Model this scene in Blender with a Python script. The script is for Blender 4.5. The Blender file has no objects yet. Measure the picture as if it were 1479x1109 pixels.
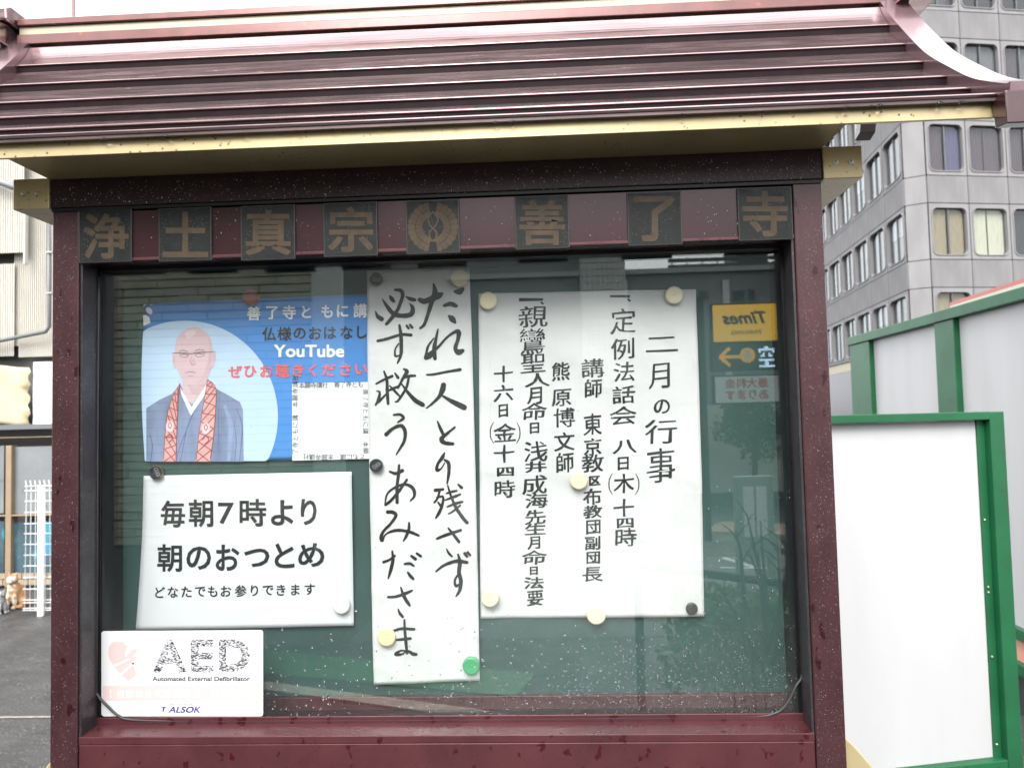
import bpy, math, random
import numpy as np
from mathutils import Vector, Matrix
random.seed(7)
sc = bpy.context.scene
COL = sc.collection
rad = math.radians

# ------------------------------------------------------------------ camera
F_PX, CX, CY = 1117.0, 739.5, 554.5
CAM = np.array([0.1491, -0.985, 1.600])
YAW, PITCH, ROLL = 0.04642, 0.04904, -0.02426
FW = np.array([-math.sin(YAW) * math.cos(PITCH), math.cos(YAW) * math.cos(PITCH), math.sin(PITCH)])
_r = np.cross(FW, [0, 0, 1]); _r /= np.linalg.norm(_r)
_u = np.cross(_r, FW)
RT = math.cos(ROLL) * _r + math.sin(ROLL) * _u
UP = -math.sin(ROLL) * _r + math.cos(ROLL) * _u
cam = bpy.data.cameras.new('camera')
cam.sensor_width = 36.0
cam.lens = F_PX / 1479.0 * 36.0
cam.clip_start = 0.02
cam.clip_end = 2000
cam.dof.use_dof = True
cam.dof.focus_distance = 1.06
cam.dof.aperture_fstop = 11.0
camo = bpy.data.objects.new('camera', cam)
COL.objects.link(camo)
camo.matrix_world = Matrix(((RT[0], UP[0], -FW[0], CAM[0]), (RT[1], UP[1], -FW[1], CAM[1]),
                            (RT[2], UP[2], -FW[2], CAM[2]), (0, 0, 0, 1)))
sc.camera = camo

# ------------------------------------------------------------------ sky and sun (overcast, wet day)
w = bpy.data.worlds.new('World'); sc.world = w; w.use_nodes = True
nt = w.node_tree; nt.nodes.clear()
sky = nt.nodes.new('ShaderNodeTexSky'); sky.sky_type = 'NISHITA'; sky.sun_disc = False
sky.sun_elevation = rad(45); sky.sun_rotation = rad(192)
sky.air_density = 1.0; sky.dust_density = 6.0; sky.ozone_density = 1.0
hsv = nt.nodes.new('ShaderNodeHueSaturation'); hsv.inputs['Saturation'].default_value = 0.10
mixc = nt.nodes.new('ShaderNodeMix'); mixc.data_type = 'RGBA'; mixc.inputs[0].default_value = 0.65
mixc.inputs[7].default_value = (11.5, 11.8, 12.3, 1)
bg = nt.nodes.new('ShaderNodeBackground'); bg.inputs['Strength'].default_value = 0.10
out = nt.nodes.new('ShaderNodeOutputWorld')
nt.links.new(sky.outputs[0], hsv.inputs['Color']); nt.links.new(hsv.outputs[0], mixc.inputs[6])
nt.links.new(mixc.outputs[2], bg.inputs['Color']); nt.links.new(bg.outputs[0], out.inputs['Surface'])
sun = bpy.data.lights.new('sun', 'SUN'); sun.energy = 1.5; sun.angle = rad(35); sun.color = (1, 0.97, 0.93)
suno = bpy.data.objects.new('sun', sun); COL.objects.link(suno)
_d = Vector((math.sin(rad(192)) * math.cos(rad(45)), math.cos(rad(192)) * math.cos(rad(45)), math.sin(rad(45))))
suno.rotation_euler = _d.to_track_quat('Z', 'Y').to_euler()
sc.view_settings.view_transform = 'Standard'
sc.view_settings.look = 'None'
sc.view_settings.gamma = 1.0
sc.view_settings.use_curve_mapping = False
sc.view_settings.exposure = 1.65
sc.render.engine = 'CYCLES'
sc.cycles.use_denoising = True
sc.cycles.max_bounces = 10
sc.cycles.transparent_max_bounces = 16
sc.cycles.caustics_refractive = False
sc.cycles.caustics_reflective = False

# ------------------------------------------------------------------ surveying helpers (photo pixel -> place)
def ray(px, py):
    return FW + (px - CX) / F_PX * RT - (py - CY) / F_PX * UP
def P(px, py, axis, val):
    d = ray(px, py); t = (val - CAM[axis]) / d[axis]
    return CAM + t * d
def PD(px, py, depth):
    return CAM + depth * ray(px, py)
def PP(px, py, p0, n):
    d = ray(px, py); t = np.dot(np.array(p0) - CAM, n) / np.dot(d, n)
    return CAM + t * d
MIRY = 0.0405
def V(px, py, yreal):            # thing seen in the pane, standing at real y
    p = P(px, py, 1, 2 * MIRY - yreal); return np.array([p[0], yreal, p[2]])
def VG(px, py, z=0.0):
    p = P(px, py, 2, z); return np.array([p[0], 2 * MIRY - p[1], z])

# ------------------------------------------------------------------ materials
MATS = {}
def mat(name, col, rough=0.5, metal=0.0, spec=0.5, vary=0.0, vscale=8.0, bump=0.0, bscale=60.0,
        coat=0.0, coat_rough=0.1, specks=None, blots=None, emit=None, stretch=None, rvary=0.0, sub=0.0):
    if name in MATS: return MATS[name]
    m = bpy.data.materials.new(name); m.use_nodes = True
    n = m.node_tree; b = n.nodes['Principled BSDF']; L = n.links.new
    b.inputs['Base Color'].default_value = (*col, 1)
    b.inputs['Roughness'].default_value = rough
    b.inputs['Metallic'].default_value = metal
    b.inputs['Specular IOR Level'].default_value = spec
    b.inputs['Coat Weight'].default_value = coat
    b.inputs['Coat Roughness'].default_value = coat_rough
    if emit:
        b.inputs['Emission Color'].default_value = (*emit[0], 1)
        b.inputs['Emission Strength'].default_value = emit[1]
    tc = n.nodes.new('ShaderNodeTexCoord'); mp = n.nodes.new('ShaderNodeMapping')
    L(tc.outputs['Object'], mp.inputs['Vector'])
    if stretch: mp.inputs['Scale'].default_value = stretch
    cur = None
    def noise(scale, detail=4, rough_=0.55):
        t = n.nodes.new('ShaderNodeTexNoise'); t.inputs['Scale'].default_value = scale
        t.inputs['Detail'].default_value = detail; t.inputs['Roughness'].default_value = rough_
        L(mp.outputs[0], t.inputs['Vector']); return t
    def ramp(src, a, b_):
        r = n.nodes.new('ShaderNodeMapRange'); r.inputs[1].default_value = a; r.inputs[2].default_value = b_
        L(src, r.inputs[0]); return r.outputs[0]
    def mix(fac, c1, c2):
        x = n.nodes.new('ShaderNodeMix'); x.data_type = 'RGBA'
        if isinstance(fac, float): x.inputs[0].default_value = fac
        else: L(fac, x.inputs[0])
        for i, c in ((6, c1), (7, c2)):
            if isinstance(c, tuple): x.inputs[i].default_value = (*c, 1)
            else: L(c, x.inputs[i])
        return x.outputs[2]
    cur = tuple(col)
    if vary > 0:
        t = noise(vscale)
        dk = tuple(c * (1 - vary) for c in col); lt = tuple(min(1, c * (1 + vary)) for c in col)
        cur = mix(ramp(t.outputs[0], 0.3, 0.7), dk, lt)
    rsock = None
    if rvary > 0:
        t = noise(vscale * 2.3)
        r = n.nodes.new('ShaderNodeMapRange'); r.inputs[1].default_value = 0.3; r.inputs[2].default_value = 0.7
        r.inputs[3].default_value = max(0.02, rough - rvary); r.inputs[4].default_value = min(1, rough + rvary)
        L(t.outputs[0], r.inputs[0]); rsock = r.outputs[0]
    if blots:      # (scale, threshold, colour)
        t = noise(blots[0], 2, 0.5)
        cur = mix(ramp(t.outputs[0], blots[1], blots[1] + 0.03), cur, blots[2])
    if specks:     # (scale, size, colour)
        v = n.nodes.new('ShaderNodeTexVoronoi'); v.inputs['Scale'].default_value = specks[0]
        L(mp.outputs[0], v.inputs['Vector'])
        t = noise(specks[0] * 0.12, 2)
        mth = n.nodes.new('ShaderNodeMath'); mth.operation = 'MULTIPLY'
        L(ramp(v.outputs['Distance'], specks[1], specks[1] * 0.55), mth.inputs[0])
        L(ramp(t.outputs[0], 0.42, 0.6), mth.inputs[1])
        cur = mix(mth.outputs[0], cur, specks[2])
    if not isinstance(cur, tuple): L(cur, b.inputs['Base Color'])
    if rsock is not None: L(rsock, b.inputs['Roughness'])
    if bump > 0:
        t = noise(bscale, 5)
        bp = n.nodes.new('ShaderNodeBump'); bp.inputs['Strength'].default_value = bump
        bp.inputs['Distance'].default_value = 0.01
        L(t.outputs[0], bp.inputs['Height']); L(bp.outputs[0], b.inputs['Normal'])
    MATS[name] = m
    return m

def glass_mat(name, tint, refl, rough=0.0):
    m = bpy.data.materials.new(name); m.use_nodes = True; n = m.node_tree; n.nodes.clear(); L = n.links.new
    tr = n.nodes.new('ShaderNodeBsdfTransparent'); tr.inputs[0].default_value = (*tint, 1)
    gl = n.nodes.new('ShaderNodeBsdfGlossy'); gl.inputs['Roughness'].default_value = rough
    gl.inputs[0].default_value = (0.95, 1.0, 0.98, 1)
    lw = n.nodes.new('ShaderNodeLayerWeight'); lw.inputs[0].default_value = 0.5
    pw_ = n.nodes.new('ShaderNodeMath'); pw_.operation = 'POWER'; pw_.inputs[1].default_value = 5.0
    L(lw.outputs['Facing'], pw_.inputs[0])
    ma = n.nodes.new('ShaderNodeMath'); ma.operation = 'MULTIPLY_ADD'; ma.use_clamp = True
    ma.inputs[1].default_value = 0.9; ma.inputs[2].default_value = refl
    L(pw_.outputs[0], ma.inputs[0])
    mx = n.nodes.new('ShaderNodeMixShader'); o = n.nodes.new('ShaderNodeOutputMaterial')
    L(ma.outputs[0], mx.inputs[0]); L(tr.outputs[0], mx.inputs[1]); L(gl.outputs[0], mx.inputs[2])
    L(mx.outputs[0], o.inputs[0]); MATS[name] = m; return m

M_ROOF = mat('roof_paint', (0.45, 0.320, 0.325), 0.20, 0.92, 0.6, vary=0.2, vscale=30, bump=0.012, bscale=90, coat=0.3, coat_rough=0.1, rvary=0.08, stretch=(.15, 1, 1))
M_ROOF.node_tree.nodes['Principled BSDF'].inputs['Coat IOR'].default_value = 1.5
M_RISER_SHADE = mat('riser_shade', (0.013, 0.005, 0.007), 0.45, 0.0, 0.12, vary=0.3, vscale=40)  # near-black colour carries the shade under each nosing
M_CAP = mat('cap_paint', (0.050, 0.018, 0.021), 0.24, 0.3, 0.6, vary=0.2, vscale=30, coat=0.5)
M_STRIP = mat('eave_strip_paint', (0.10, 0.065, 0.065), 0.35, 0.3, 0.5, vary=0.35, vscale=30, stretch=(.5, 1, 1))
M_VERGE = mat('verge_paint', (0.26, 0.17, 0.185), 0.24, 0.7, 0.7, vary=0.1, vscale=14, coat=0.8, coat_rough=0.12)
M_RIDGE = mat('ridge_paint', (0.135, 0.042, 0.037), 0.28, 0.25, 0.6, vary=0.22, vscale=26, blots=(42, 0.66, (0.24, 0.06, 0.04)), coat=0.5, coat_rough=0.15)
M_CREAM = mat('cream_band_paint', (0.42, 0.375, 0.275), 0.4, 0.1, 0.5, vary=0.08, vscale=40, specks=(240, 0.25, (0.30, 0.22, 0.12)))
M_GOLD = mat('gold_paint', (0.43, 0.35, 0.19), 0.36, 0.3, 0.5, vary=0.14, vscale=9, specks=(120, 0.22, (0.10, 0.07, 0.03)), bump=0.02, bscale=200)
M_POST = mat('post_paint', (0.050, 0.019, 0.022), 0.32, 0.3, 0.5, vary=0.25, vscale=24, blots=(58, 0.64, (0.024, 0.003, 0.005)), specks=(620, 0.30, (0.10, 0.08, 0.08)), bump=0.03, bscale=300, stretch=(1, 1, 0.55))
M_BEAM = mat('beam_paint', (0.018, 0.006, 0.008), 0.4, 0.15, 0.35, vary=0.25, vscale=24, specks=(430, 0.25, (0.12, 0.09, 0.09)))
M_PANEL = mat('name_panel_paint', (0.032, 0.009, 0.013), 0.25, 0.25, 0.5, vary=0.2, vscale=12, specks=(420, 0.3, (0.03, 0.01, 0.012)))
M_BOTTOM = mat('bottom_panel_paint', (0.080, 0.024, 0.028), 0.32, 0.3, 0.5, vary=0.2, vscale=15, blots=(66, 0.64, (0.050, 0.005, 0.008)), bump=0.03, bscale=300, stretch=(1, 1, 0.8), rvary=0.08)
M_BLACK = mat('black_anodised', (0.010, 0.010, 0.012), 0.38, 0.4, 0.4, vary=0.3, vscale=20)
M_REVEAL = mat('reveal_paint', (0.040, 0.034, 0.038), 0.36, 0.4, 0.5, vary=0.2, vscale=16, specks=(500, 0.3, (0.18, 0.17, 0.17)))
M_RUBBER = mat('rubber', (0.035, 0.036, 0.038), 0.5, 0, 0.4, vary=0.2, vscale=40)
M_BOARD = mat('green_backboard', (0.030, 0.072, 0.065), 0.55, 0, 0.4, vary=0.16, vscale=6, bump=0.05, bscale=400)
M_PLATE = mat('plate_dark', (0.006, 0.008, 0.008), 0.45, 0.0, 0.25, vary=0.3, vscale=40, rvary=0.1, specks=(300, 0.25, (0.07, 0.07, 0.065)))
M_PLATEGOLD = mat('plate_letter_gold', (0.056, 0.037, 0.020), 0.5, 0.1, 0.3, vary=0.25, vscale=60)
M_PLATEEDGE = mat('plate_edge', (0.035, 0.034, 0.03), 0.4, 0.2)
M_STEEL = mat('screw_steel', (0.45, 0.43, 0.38), 0.3, 0.9, vary=0.2, vscale=300)
def fog(m):
    n = m.node_tree; L = n.links.new; o = [x for x in n.nodes if x.type == 'OUTPUT_MATERIAL'][0]; mxs = [x for x in n.nodes if x.type == 'MIX_SHADER'][0]
    tc = n.nodes.new('ShaderNodeTexCoord'); sp = n.nodes.new('ShaderNodeSeparateXYZ'); L(tc.outputs['Object'], sp.inputs[0])
    no = n.nodes.new('ShaderNodeTexNoise'); no.inputs['Scale'].default_value = 7; no.inputs['Detail'].default_value = 5; L(tc.outputs['Object'], no.inputs['Vector'])
    a1 = n.nodes.new('ShaderNodeMapRange'); a1.interpolation_type = 'SMOOTHSTEP'; a1.inputs[1].default_value = 1.50; a1.inputs[2].default_value = 1.25; a1.inputs[3].default_value = 0.0; a1.inputs[4].default_value = .012; L(sp.outputs[2], a1.inputs[0])
    a2 = n.nodes.new('ShaderNodeMapRange'); a2.inputs[1].default_value = .3; a2.inputs[2].default_value = .65; a2.inputs[3].default_value = .4; a2.inputs[4].default_value = 1; L(no.outputs[0], a2.inputs[0])
    mu = n.nodes.new('ShaderNodeMath'); mu.operation = 'MULTIPLY'; L(a1.outputs[0], mu.inputs[0]); L(a2.outputs[0], mu.inputs[1])
    df = n.nodes.new('ShaderNodeBsdfDiffuse'); df.inputs[0].default_value = (.75, .82, .80, 1)
    m2 = n.nodes.new('ShaderNodeMixShader'); L(mu.outputs[0], m2.inputs[0]); L(mxs.outputs[0], m2.inputs[1]); L(df.outputs[0], m2.inputs[2]); L(m2.outputs[0], o.inputs[0])
    return m
M_GLASS = fog(glass_mat('case_glass', (0.97, 0.98, 0.975), 0.072))
M_PAPER = mat('white_paper', (0.63, 0.635, 0.63), 0.7, 0, 0.2, vary=0.02, vscale=10, bump=0.22, bscale=14)
M_WASHI = mat('calligraphy_paper', (0.65, 0.655, 0.65), 0.75, 0, 0.15, vary=0.06, vscale=38, bump=0.14, bscale=26)
M_SHEET = mat('notice_paper', (0.68, 0.70, 0.72), 0.6, 0, 0.25, vary=0.015, vscale=6)
M_INK = mat('black_ink', (0.012, 0.012, 0.013), 0.55, 0, 0.3, vary=0.4, vscale=60)
M_SUMI = mat('brush_ink', (0.014, 0.014, 0.015), 0.5, 0, 0.3, vary=0.5, vscale=45)
M_PRINT = mat('printed_black', (0.02, 0.02, 0.022), 0.5, 0, 0.3)
M_DROP = mat('water_drop', (0.85, 0.88, 0.9), 0.03, 0, 0.8)
M_DROP.node_tree.nodes['Principled BSDF'].inputs['Transmission Weight'].default_value = 1.0
M_DROP.node_tree.nodes['Principled BSDF'].inputs['IOR'].default_value = 1.33
M_SLEET = mat('sleet_grain', (0.36, 0.34, 0.34), 0.25, 0, 0.6)
M_GREEN = mat('green_frame_paint', (0.008, 0.082, 0.031), 0.42, 0.0, 0.35, vary=0.2, vscale=5, bump=0.03, bscale=50, blots=(14, .68, (0.012, 0.06, 0.03)))
M_WPANEL = mat('white_panel', (0.41, 0.41, 0.412), 0.4, 0, 0.3, vary=0.05, vscale=2.2, stretch=(2.5, 2.5, .5), bump=.02, bscale=8, specks=(26, 0.05, (0.62, 0.62, 0.63)))

# ------------------------------------------------------------------ mesh helpers
class MB:
    def __init__(s): s.v = []; s.f = []
    def add(s, vs, fs):
        o = len(s.v); s.v += [tuple(map(float, v)) for v in vs]; s.f += [tuple(i + o for i in f) for f in fs]; return s
    def box(s, x0, x1, y0, y1, z0, z1):
        return s.add([(x0, y0, z0), (x1, y0, z0), (x1, y1, z0), (x0, y1, z0), (x0, y0, z1), (x1, y0, z1), (x1, y1, z1), (x0, y1, z1)],
                     [(0, 3, 2, 1), (4, 5, 6, 7), (0, 1, 5, 4), (1, 2, 6, 5), (2, 3, 7, 6), (3, 0, 4, 7)])
    def prism_x(s, prof, x0, x1):      # prof: (y,z) counter-clockwise seen from +x
        n = len(prof)
        vs = [(x0, y, z) for y, z in prof] + [(x1, y, z) for y, z in prof]
        fs = [tuple(range(n - 1, -1, -1)), tuple(range(n, 2 * n))]
        fs += [(i, (i + 1) % n, n + (i + 1) % n, n + i) for i in range(n)]
        return s.add(vs, fs)
    def prism_y(s, prof, y0, y1):
        n = len(prof)
        vs = [(x, y0, z) for x, z in prof] + [(x, y1, z) for x, z in prof]
        fs = [tuple(range(n)), tuple(range(2 * n - 1, n - 1, -1))]
        fs += [(i, n + i, n + (i + 1) % n, (i + 1) % n) for i in range(n)]
        return s.add(vs, fs)
    def prism_z(s, prof, z0, z1):
        n = len(prof)
        vs = [(x, y, z0) for x, y in prof] + [(x, y, z1) for x, y in prof]
        fs = [tuple(range(n - 1, -1, -1)), tuple(range(n, 2 * n))]
        fs += [(i, (i + 1) % n, n + (i + 1) % n, n + i) for i in range(n)]
        return s.add(vs, fs)
    def tube(s, pts, r, n=8):
        pts = [Vector(p) for p in pts]; rs = r if isinstance(r, (list, tuple)) else [r] * len(pts)
        base = len(s.v); prev = None
        for i, p in enumerate(pts):
            t = (pts[min(i + 1, len(pts) - 1)] - pts[max(i - 1, 0)]).normalized()
            if prev is None:
                a = t.cross(Vector((0, 0, 1)) if abs(t.z) < 0.9 else Vector((1, 0, 0))).normalized()
            else:
                a = (prev - t * prev.dot(t)).normalized()
            prev = a; b = t.cross(a)
            for k in range(n):
                q = p + (a * math.cos(2 * math.pi * k / n) + b * math.sin(2 * math.pi * k / n)) * rs[i]
                s.v.append(tuple(q))
        for i in range(len(pts) - 1):
            for k in range(n):
                a0 = base + i * n + k; a1 = base + i * n + (k + 1) % n
                s.f.append((a0, a1, a1 + n, a0 + n))
        s.f.append(tuple(base + k for k in range(n - 1, -1, -1)))
        e = base + (len(pts) - 1) * n
        s.f.append(tuple(e + k for k in range(n)))
        return s
    def ell(s, c, r, nu=12, nv=8, rot=None):
        vs = []; fs = []
        for j in range(1, nv):
            th = math.pi * j / nv
            for i in range(nu):
                ph = 2 * math.pi * i / nu
                vs.append(Vector((r[0] * math.sin(th) * math.cos(ph), r[1] * math.sin(th) * math.sin(ph), r[2] * math.cos(th))))
        vs.append(Vector((0, 0, r[2]))); vs.append(Vector((0, 0, -r[2])))
        if rot is not None: vs = [rot @ v for v in vs]
        t = (nv - 1) * nu
        for j in range(nv - 2):
            for i in range(nu):
                fs.append((j * nu + i, (j + 1) * nu + i, (j + 1) * nu + (i + 1) % nu, j * nu + (i + 1) % nu))
        for i in range(nu):
            fs.append((t, i, (i + 1) % nu)); fs.append((t + 1, (nv - 2) * nu + (i + 1) % nu, (nv - 2) * nu + i))
        return s.add([tuple(v + Vector(c)) for v in vs], fs)
    def build(s, name, m, parent=None, smooth=False, bevel=0.0, mats=None, fm=None):
        off = Vector(parent_loc(parent)) if parent is not None else Vector((0, 0, 0))
        me = bpy.data.meshes.new(name)
        me.from_pydata([tuple(Vector(v) - off) for v in s.v], [], s.f)
        me.materials.append(m)
        if mats:
            for x in mats: me.materials.append(x)
        if fm:
            for p, i in zip(me.polygons, fm): p.material_index = i
        if smooth:
            for p in me.polygons: p.use_smooth = True
        me.update()
        o = bpy.data.objects.new(name, me); COL.objects.link(o)
        if parent is not None: o.parent = parent
        if bevel:
            b = o.modifiers.new('bevel', 'BEVEL'); b.width = bevel; b.segments = 2; b.limit_method = 'ANGLE'; b.angle_limit = rad(40)
            b.harden_normals = False
        return o
def parent_loc(p):
    l = Vector(p.location)
    while p.parent is not None:
        p = p.parent; l += Vector(p.location)
    return l
def thing(name, label, cat, loc=(0, 0, 0), group=None, rotz=0.0):
    o = bpy.data.objects.new(name, None); COL.objects.link(o); o.location = loc
    o.rotation_euler = (0, 0, rotz); o.empty_display_size = 0.05
    o['label'] = label; o['category'] = cat
    if group: o['group'] = group
    return o
def tag(o, label, cat, group=None):
    o['label'] = label; o['category'] = cat
    if group: o['group'] = group
    return o
def struct(o): o['kind'] = 'structure'; return o
def stuff(o): o['kind'] = 'stuff'; return o

def box(name, m, parent, x0, x1, y0, y1, z0, z1, bevel=0.0):
    return MB().box(x0, x1, y0, y1, z0, z1).build(name, m, parent, bevel=bevel)

# ---- lettering (converted outlines of the built-in font, laid flat on the print)
_gc = {}
def glyph(ch, off=0.0):
    k = (ch, off)
    if k in _gc: return _gc[k]
    cu = bpy.data.curves.new('t', 'FONT'); cu.body = ch; cu.size = 1; cu.resolution_u = 3
    ob = bpy.data.objects.new('t', cu); COL.objects.link(ob)
    me = bpy.data.meshes.new_from_object(ob.evaluated_get(bpy.context.evaluated_depsgraph_get()))
    vs = np.array([(v.co.x, v.co.y) for v in me.vertices]) if len(me.vertices) else np.zeros((1, 2))
    fs = [tuple(p.vertices) for p in me.polygons]
    bpy.data.objects.remove(ob); bpy.data.curves.remove(cu); bpy.data.meshes.remove(me)
    # boundary normals
    cnt = {}
    for f in fs:
        for a, b in zip(f, f[1:] + f[:1]):
            cnt[(a, b)] = 1
    nrm = np.zeros_like(vs)
    for (a, b) in cnt:
        if (b, a) not in cnt:
            d = vs[b] - vs[a]; l = np.linalg.norm(d)
            if l > 1e-9:
                nn = np.array([d[1], -d[0]]) / l
                nrm[a] += nn; nrm[b] += nn
    ln = np.linalg.norm(nrm, axis=1); ln[ln < 1e-9] = 1; nrm /= ln[:, None]
    # orientation sign so that normals point outwards
    area = sum((vs[f[1]][0] - vs[f[0]][0]) * (vs[f[2]][1] - vs[f[0]][1]) - (vs[f[2]][0] - vs[f[0]][0]) * (vs[f[1]][1] - vs[f[0]][1]) for f in fs)
    if area < 0: nrm = -nrm
    vs = vs + nrm * off
    c = (vs.min(0) + vs.max(0)) / 2; d = vs.max(0) - vs.min(0)
    _gc[k] = (vs - c, d, fs, nrm); return _gc[k]

def px_glyphs(mb, items, mapper, off=0.0, brush=False, rot=0.0, mirror=False):
    """items: (char, cx, cy, w, h) in photo pixels; mapper(px,py)->3D point on the print"""
    for it in items:
        ch, cx, cy, w_, h_ = it
        vs, d, fs, nrm = glyph(ch, off)
        v = vs.copy()
        if brush:
            r1, r2 = random.random() * 6, random.random() * 6
            gs = math.sqrt(max(w_ / max(d[0], .05), 4) * max(h_ / max(d[1], .05), 4)); gs = min(max(gs, 15), 42)
            wv = (0.050 * (33 / gs) - 0.031) + 0.014 * np.sin(vs[:, 0] * 5 + r1) * np.sin(vs[:, 1] * 6 + r2)
            v[:, 1] += nrm[:, 1] * (wv - 0.012)
            v[:, 0] += nrm[:, 0] * wv
            if d[1] > 0.3: v[:, 1] += 0.085 * v[:, 0]
            v[:, 0] += 0.012 * np.sin(vs[:, 1] * 7 + r1); v[:, 1] += 0.012 * np.sin(vs[:, 0] * 8 + r2)
        dd = v.max(0) - v.min(0); c = (v.max(0) + v.min(0)) / 2; v = v - c
        sx = w_ / max(dd[0], 1e-6); sy = h_ / max(dd[1], 1e-6)
        X = v[:, 0] * sx; Y = -v[:, 1] * sy
        if mirror: X = -X
        cr, sr = math.cos(rot), math.sin(rot)
        X, Y = X * cr - Y * sr, X * sr + Y * cr
        mb.add([mapper(cx + x, cy + y) for x, y in zip(X, Y)], fs)
    return mb
def line_items(text, x0, y0, x1, y1, size):
    out_ = []; n = len(text)
    for i, ch in enumerate(text):
        if ch in ' \u3000': continue
        t = (i + 0.5) / n
        vs, d, fs, nrm = glyph(ch)
        out_.append((ch, x0 + (x1 - x0) * t, y0 + (y1 - y0) * t, size * d[0], size * d[1]))
    return out_
def flat_text(mb, text, org, ux, uz, width, height, off=0.0, spacing=1.0):
    """latin/kanji string fitted to a width x height box; org = lower-left 3D corner"""
    vs, d, fs, nrm = glyph(text, off)
    org = np.array(org, float); ux = np.array(ux, float); uz = np.array(uz, float)
    mb.add([org + ux * ((v[0] / d[0] + 0.5) * width) + uz * ((v[1] / d[1] + 0.5) * height) for v in vs], fs)
    return mb
def cr_points(pts, sub=5):
    pts = [np.array(p, float) for p in pts]
    if len(pts) == 2: pts = [pts[0], (pts[0] + pts[1]) / 2, pts[1]]
    e = [2 * pts[0] - pts[1]] + pts + [2 * pts[-1] - pts[-2]]
    o = []
    for i in range(1, len(e) - 2):
        for k in range(sub):
            t = k / sub; a, b, c, d = e[i - 1], e[i], e[i + 1], e[i + 2]
            o.append(0.5 * ((2 * b) + (-a + c) * t + (2 * a - 5 * b + 4 * c - d) * t * t + (-a + 3 * b - 3 * c + d) * t ** 3))
    o.append(pts[-1]); return o
_layer = [0]
def stroke(mb, pts, mapper, ox=0, oy=0, scale=1.0, cap=True):
    """brush stroke: pts (x,y,halfwidth)"""
    q = cr_points(pts)
    L = []; R = []
    for i, p in enumerate(q):
        a = q[max(i - 1, 0)]; b = q[min(i + 1, len(q) - 1)]
        t = (b - a)[:2]; t = t / (np.linalg.norm(t) + 1e-9); n_ = np.array([-t[1], t[0]])
        wd = max(p[2], 0.4) * (1 + 0.06 * math.sin(i * 2.1 + p[0]))
        L.append(p[:2] + n_ * wd); R.append(p[:2] - n_ * wd)
    def capf(c, r0, a0):
        return [c + r0 * 0.98 * np.array([math.cos(a0 + math.pi * k / 5), math.sin(a0 + math.pi * k / 5)]) for k in range(1, 5)]
    _layer[0] = (_layer[0] + 1) % 12
    dl = _layer[0] * 0.00001
    def mp(p):
        v = mapper(ox + p[0] / scale, oy + p[1] / scale); return (v[0], v[1] - dl, v[2])
    vs = [mp(p) for p in L] + [mp(p) for p in R]; n = len(L)
    fs = [(i, i + 1, n + i + 1, n + i) for i in range(n - 1)]
    mb.add(vs, fs)
    for idx, sgn in ((0, 1), (n - 1, -1)):
        c = q[idx][:2]; e = L[idx] if sgn == 1 else R[idx]
        d_ = e - c; a0 = math.atan2(d_[1], d_[0]); r0 = np.linalg.norm(d_)
        pts_ = [e] + capf(c, r0, a0) + [c - d_]
        mb.add([mp(p) for p in pts_], [tuple(range(len(pts_)))])
def drops(mb, p_fn, n, rmin, rmax, ydir=-1, elong=1.0, power=2.0):
    for _ in range(n):
        c = p_fn()
        if c is None: continue
        r = rmin + (rmax - rmin) * random.random() ** power
        e = 1 + (elong - 1) * random.random()
        k = 6; vs = []
        a = random.random() * 6
        for j in range(k):
            t = a + 2 * math.pi * j / k
            vs.append((c[0] + r * math.cos(t), c[1], c[2] + r * e * math.sin(t)))
        for j in range(k):
            t = a + 2 * math.pi * j / k
            vs.append((c[0] + .72 * r * math.cos(t), c[1] + ydir * r * 0.38, c[2] + .72 * r * e * math.sin(t)))
        vs.append((c[0], c[1] + ydir * r * 0.55, c[2]))
        vs.append((c[0], c[1] , c[2]))
        fs = [(j, (j + 1) % k, k + (j + 1) % k, k + j) for j in range(k)] + [(k + j, k + (j + 1) % k, 2 * k) for j in range(k)]
        fs += [((j + 1) % k, j, 2 * k + 1) for j in range(k)]
        mb.add(vs, fs)

# =================================================================== GROUND
g = MB().box(-400, 400, -400, 400, -0.5, 0.0).build('ground', mat('wet_asphalt', (0.040, 0.038, 0.037), 0.55, 0, 0.5, vary=0.4, vscale=3, bump=1.0, bscale=60, specks=(60, 0.30, (0.19, 0.18, 0.17)), rvary=0.2))
struct(g)
# light joint across the pavement, left
a = P(-60, 1037, 2, 0.004); b = P(140, 1033, 2, 0.004)
g = MB().add([(a[0] - 1.5, a[1] - .012, .004), (b[0] + 1.0, b[1] - .012, .004), (b[0] + 1.0, b[1] + .012, .004), (a[0] - 1.5, a[1] + .012, .004)], [(0, 1, 2, 3)]).build('pavement_joint', mat('joint_mortar', (0.24, 0.21, 0.18), 0.8, vary=0.3, vscale=30))
struct(g)

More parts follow.
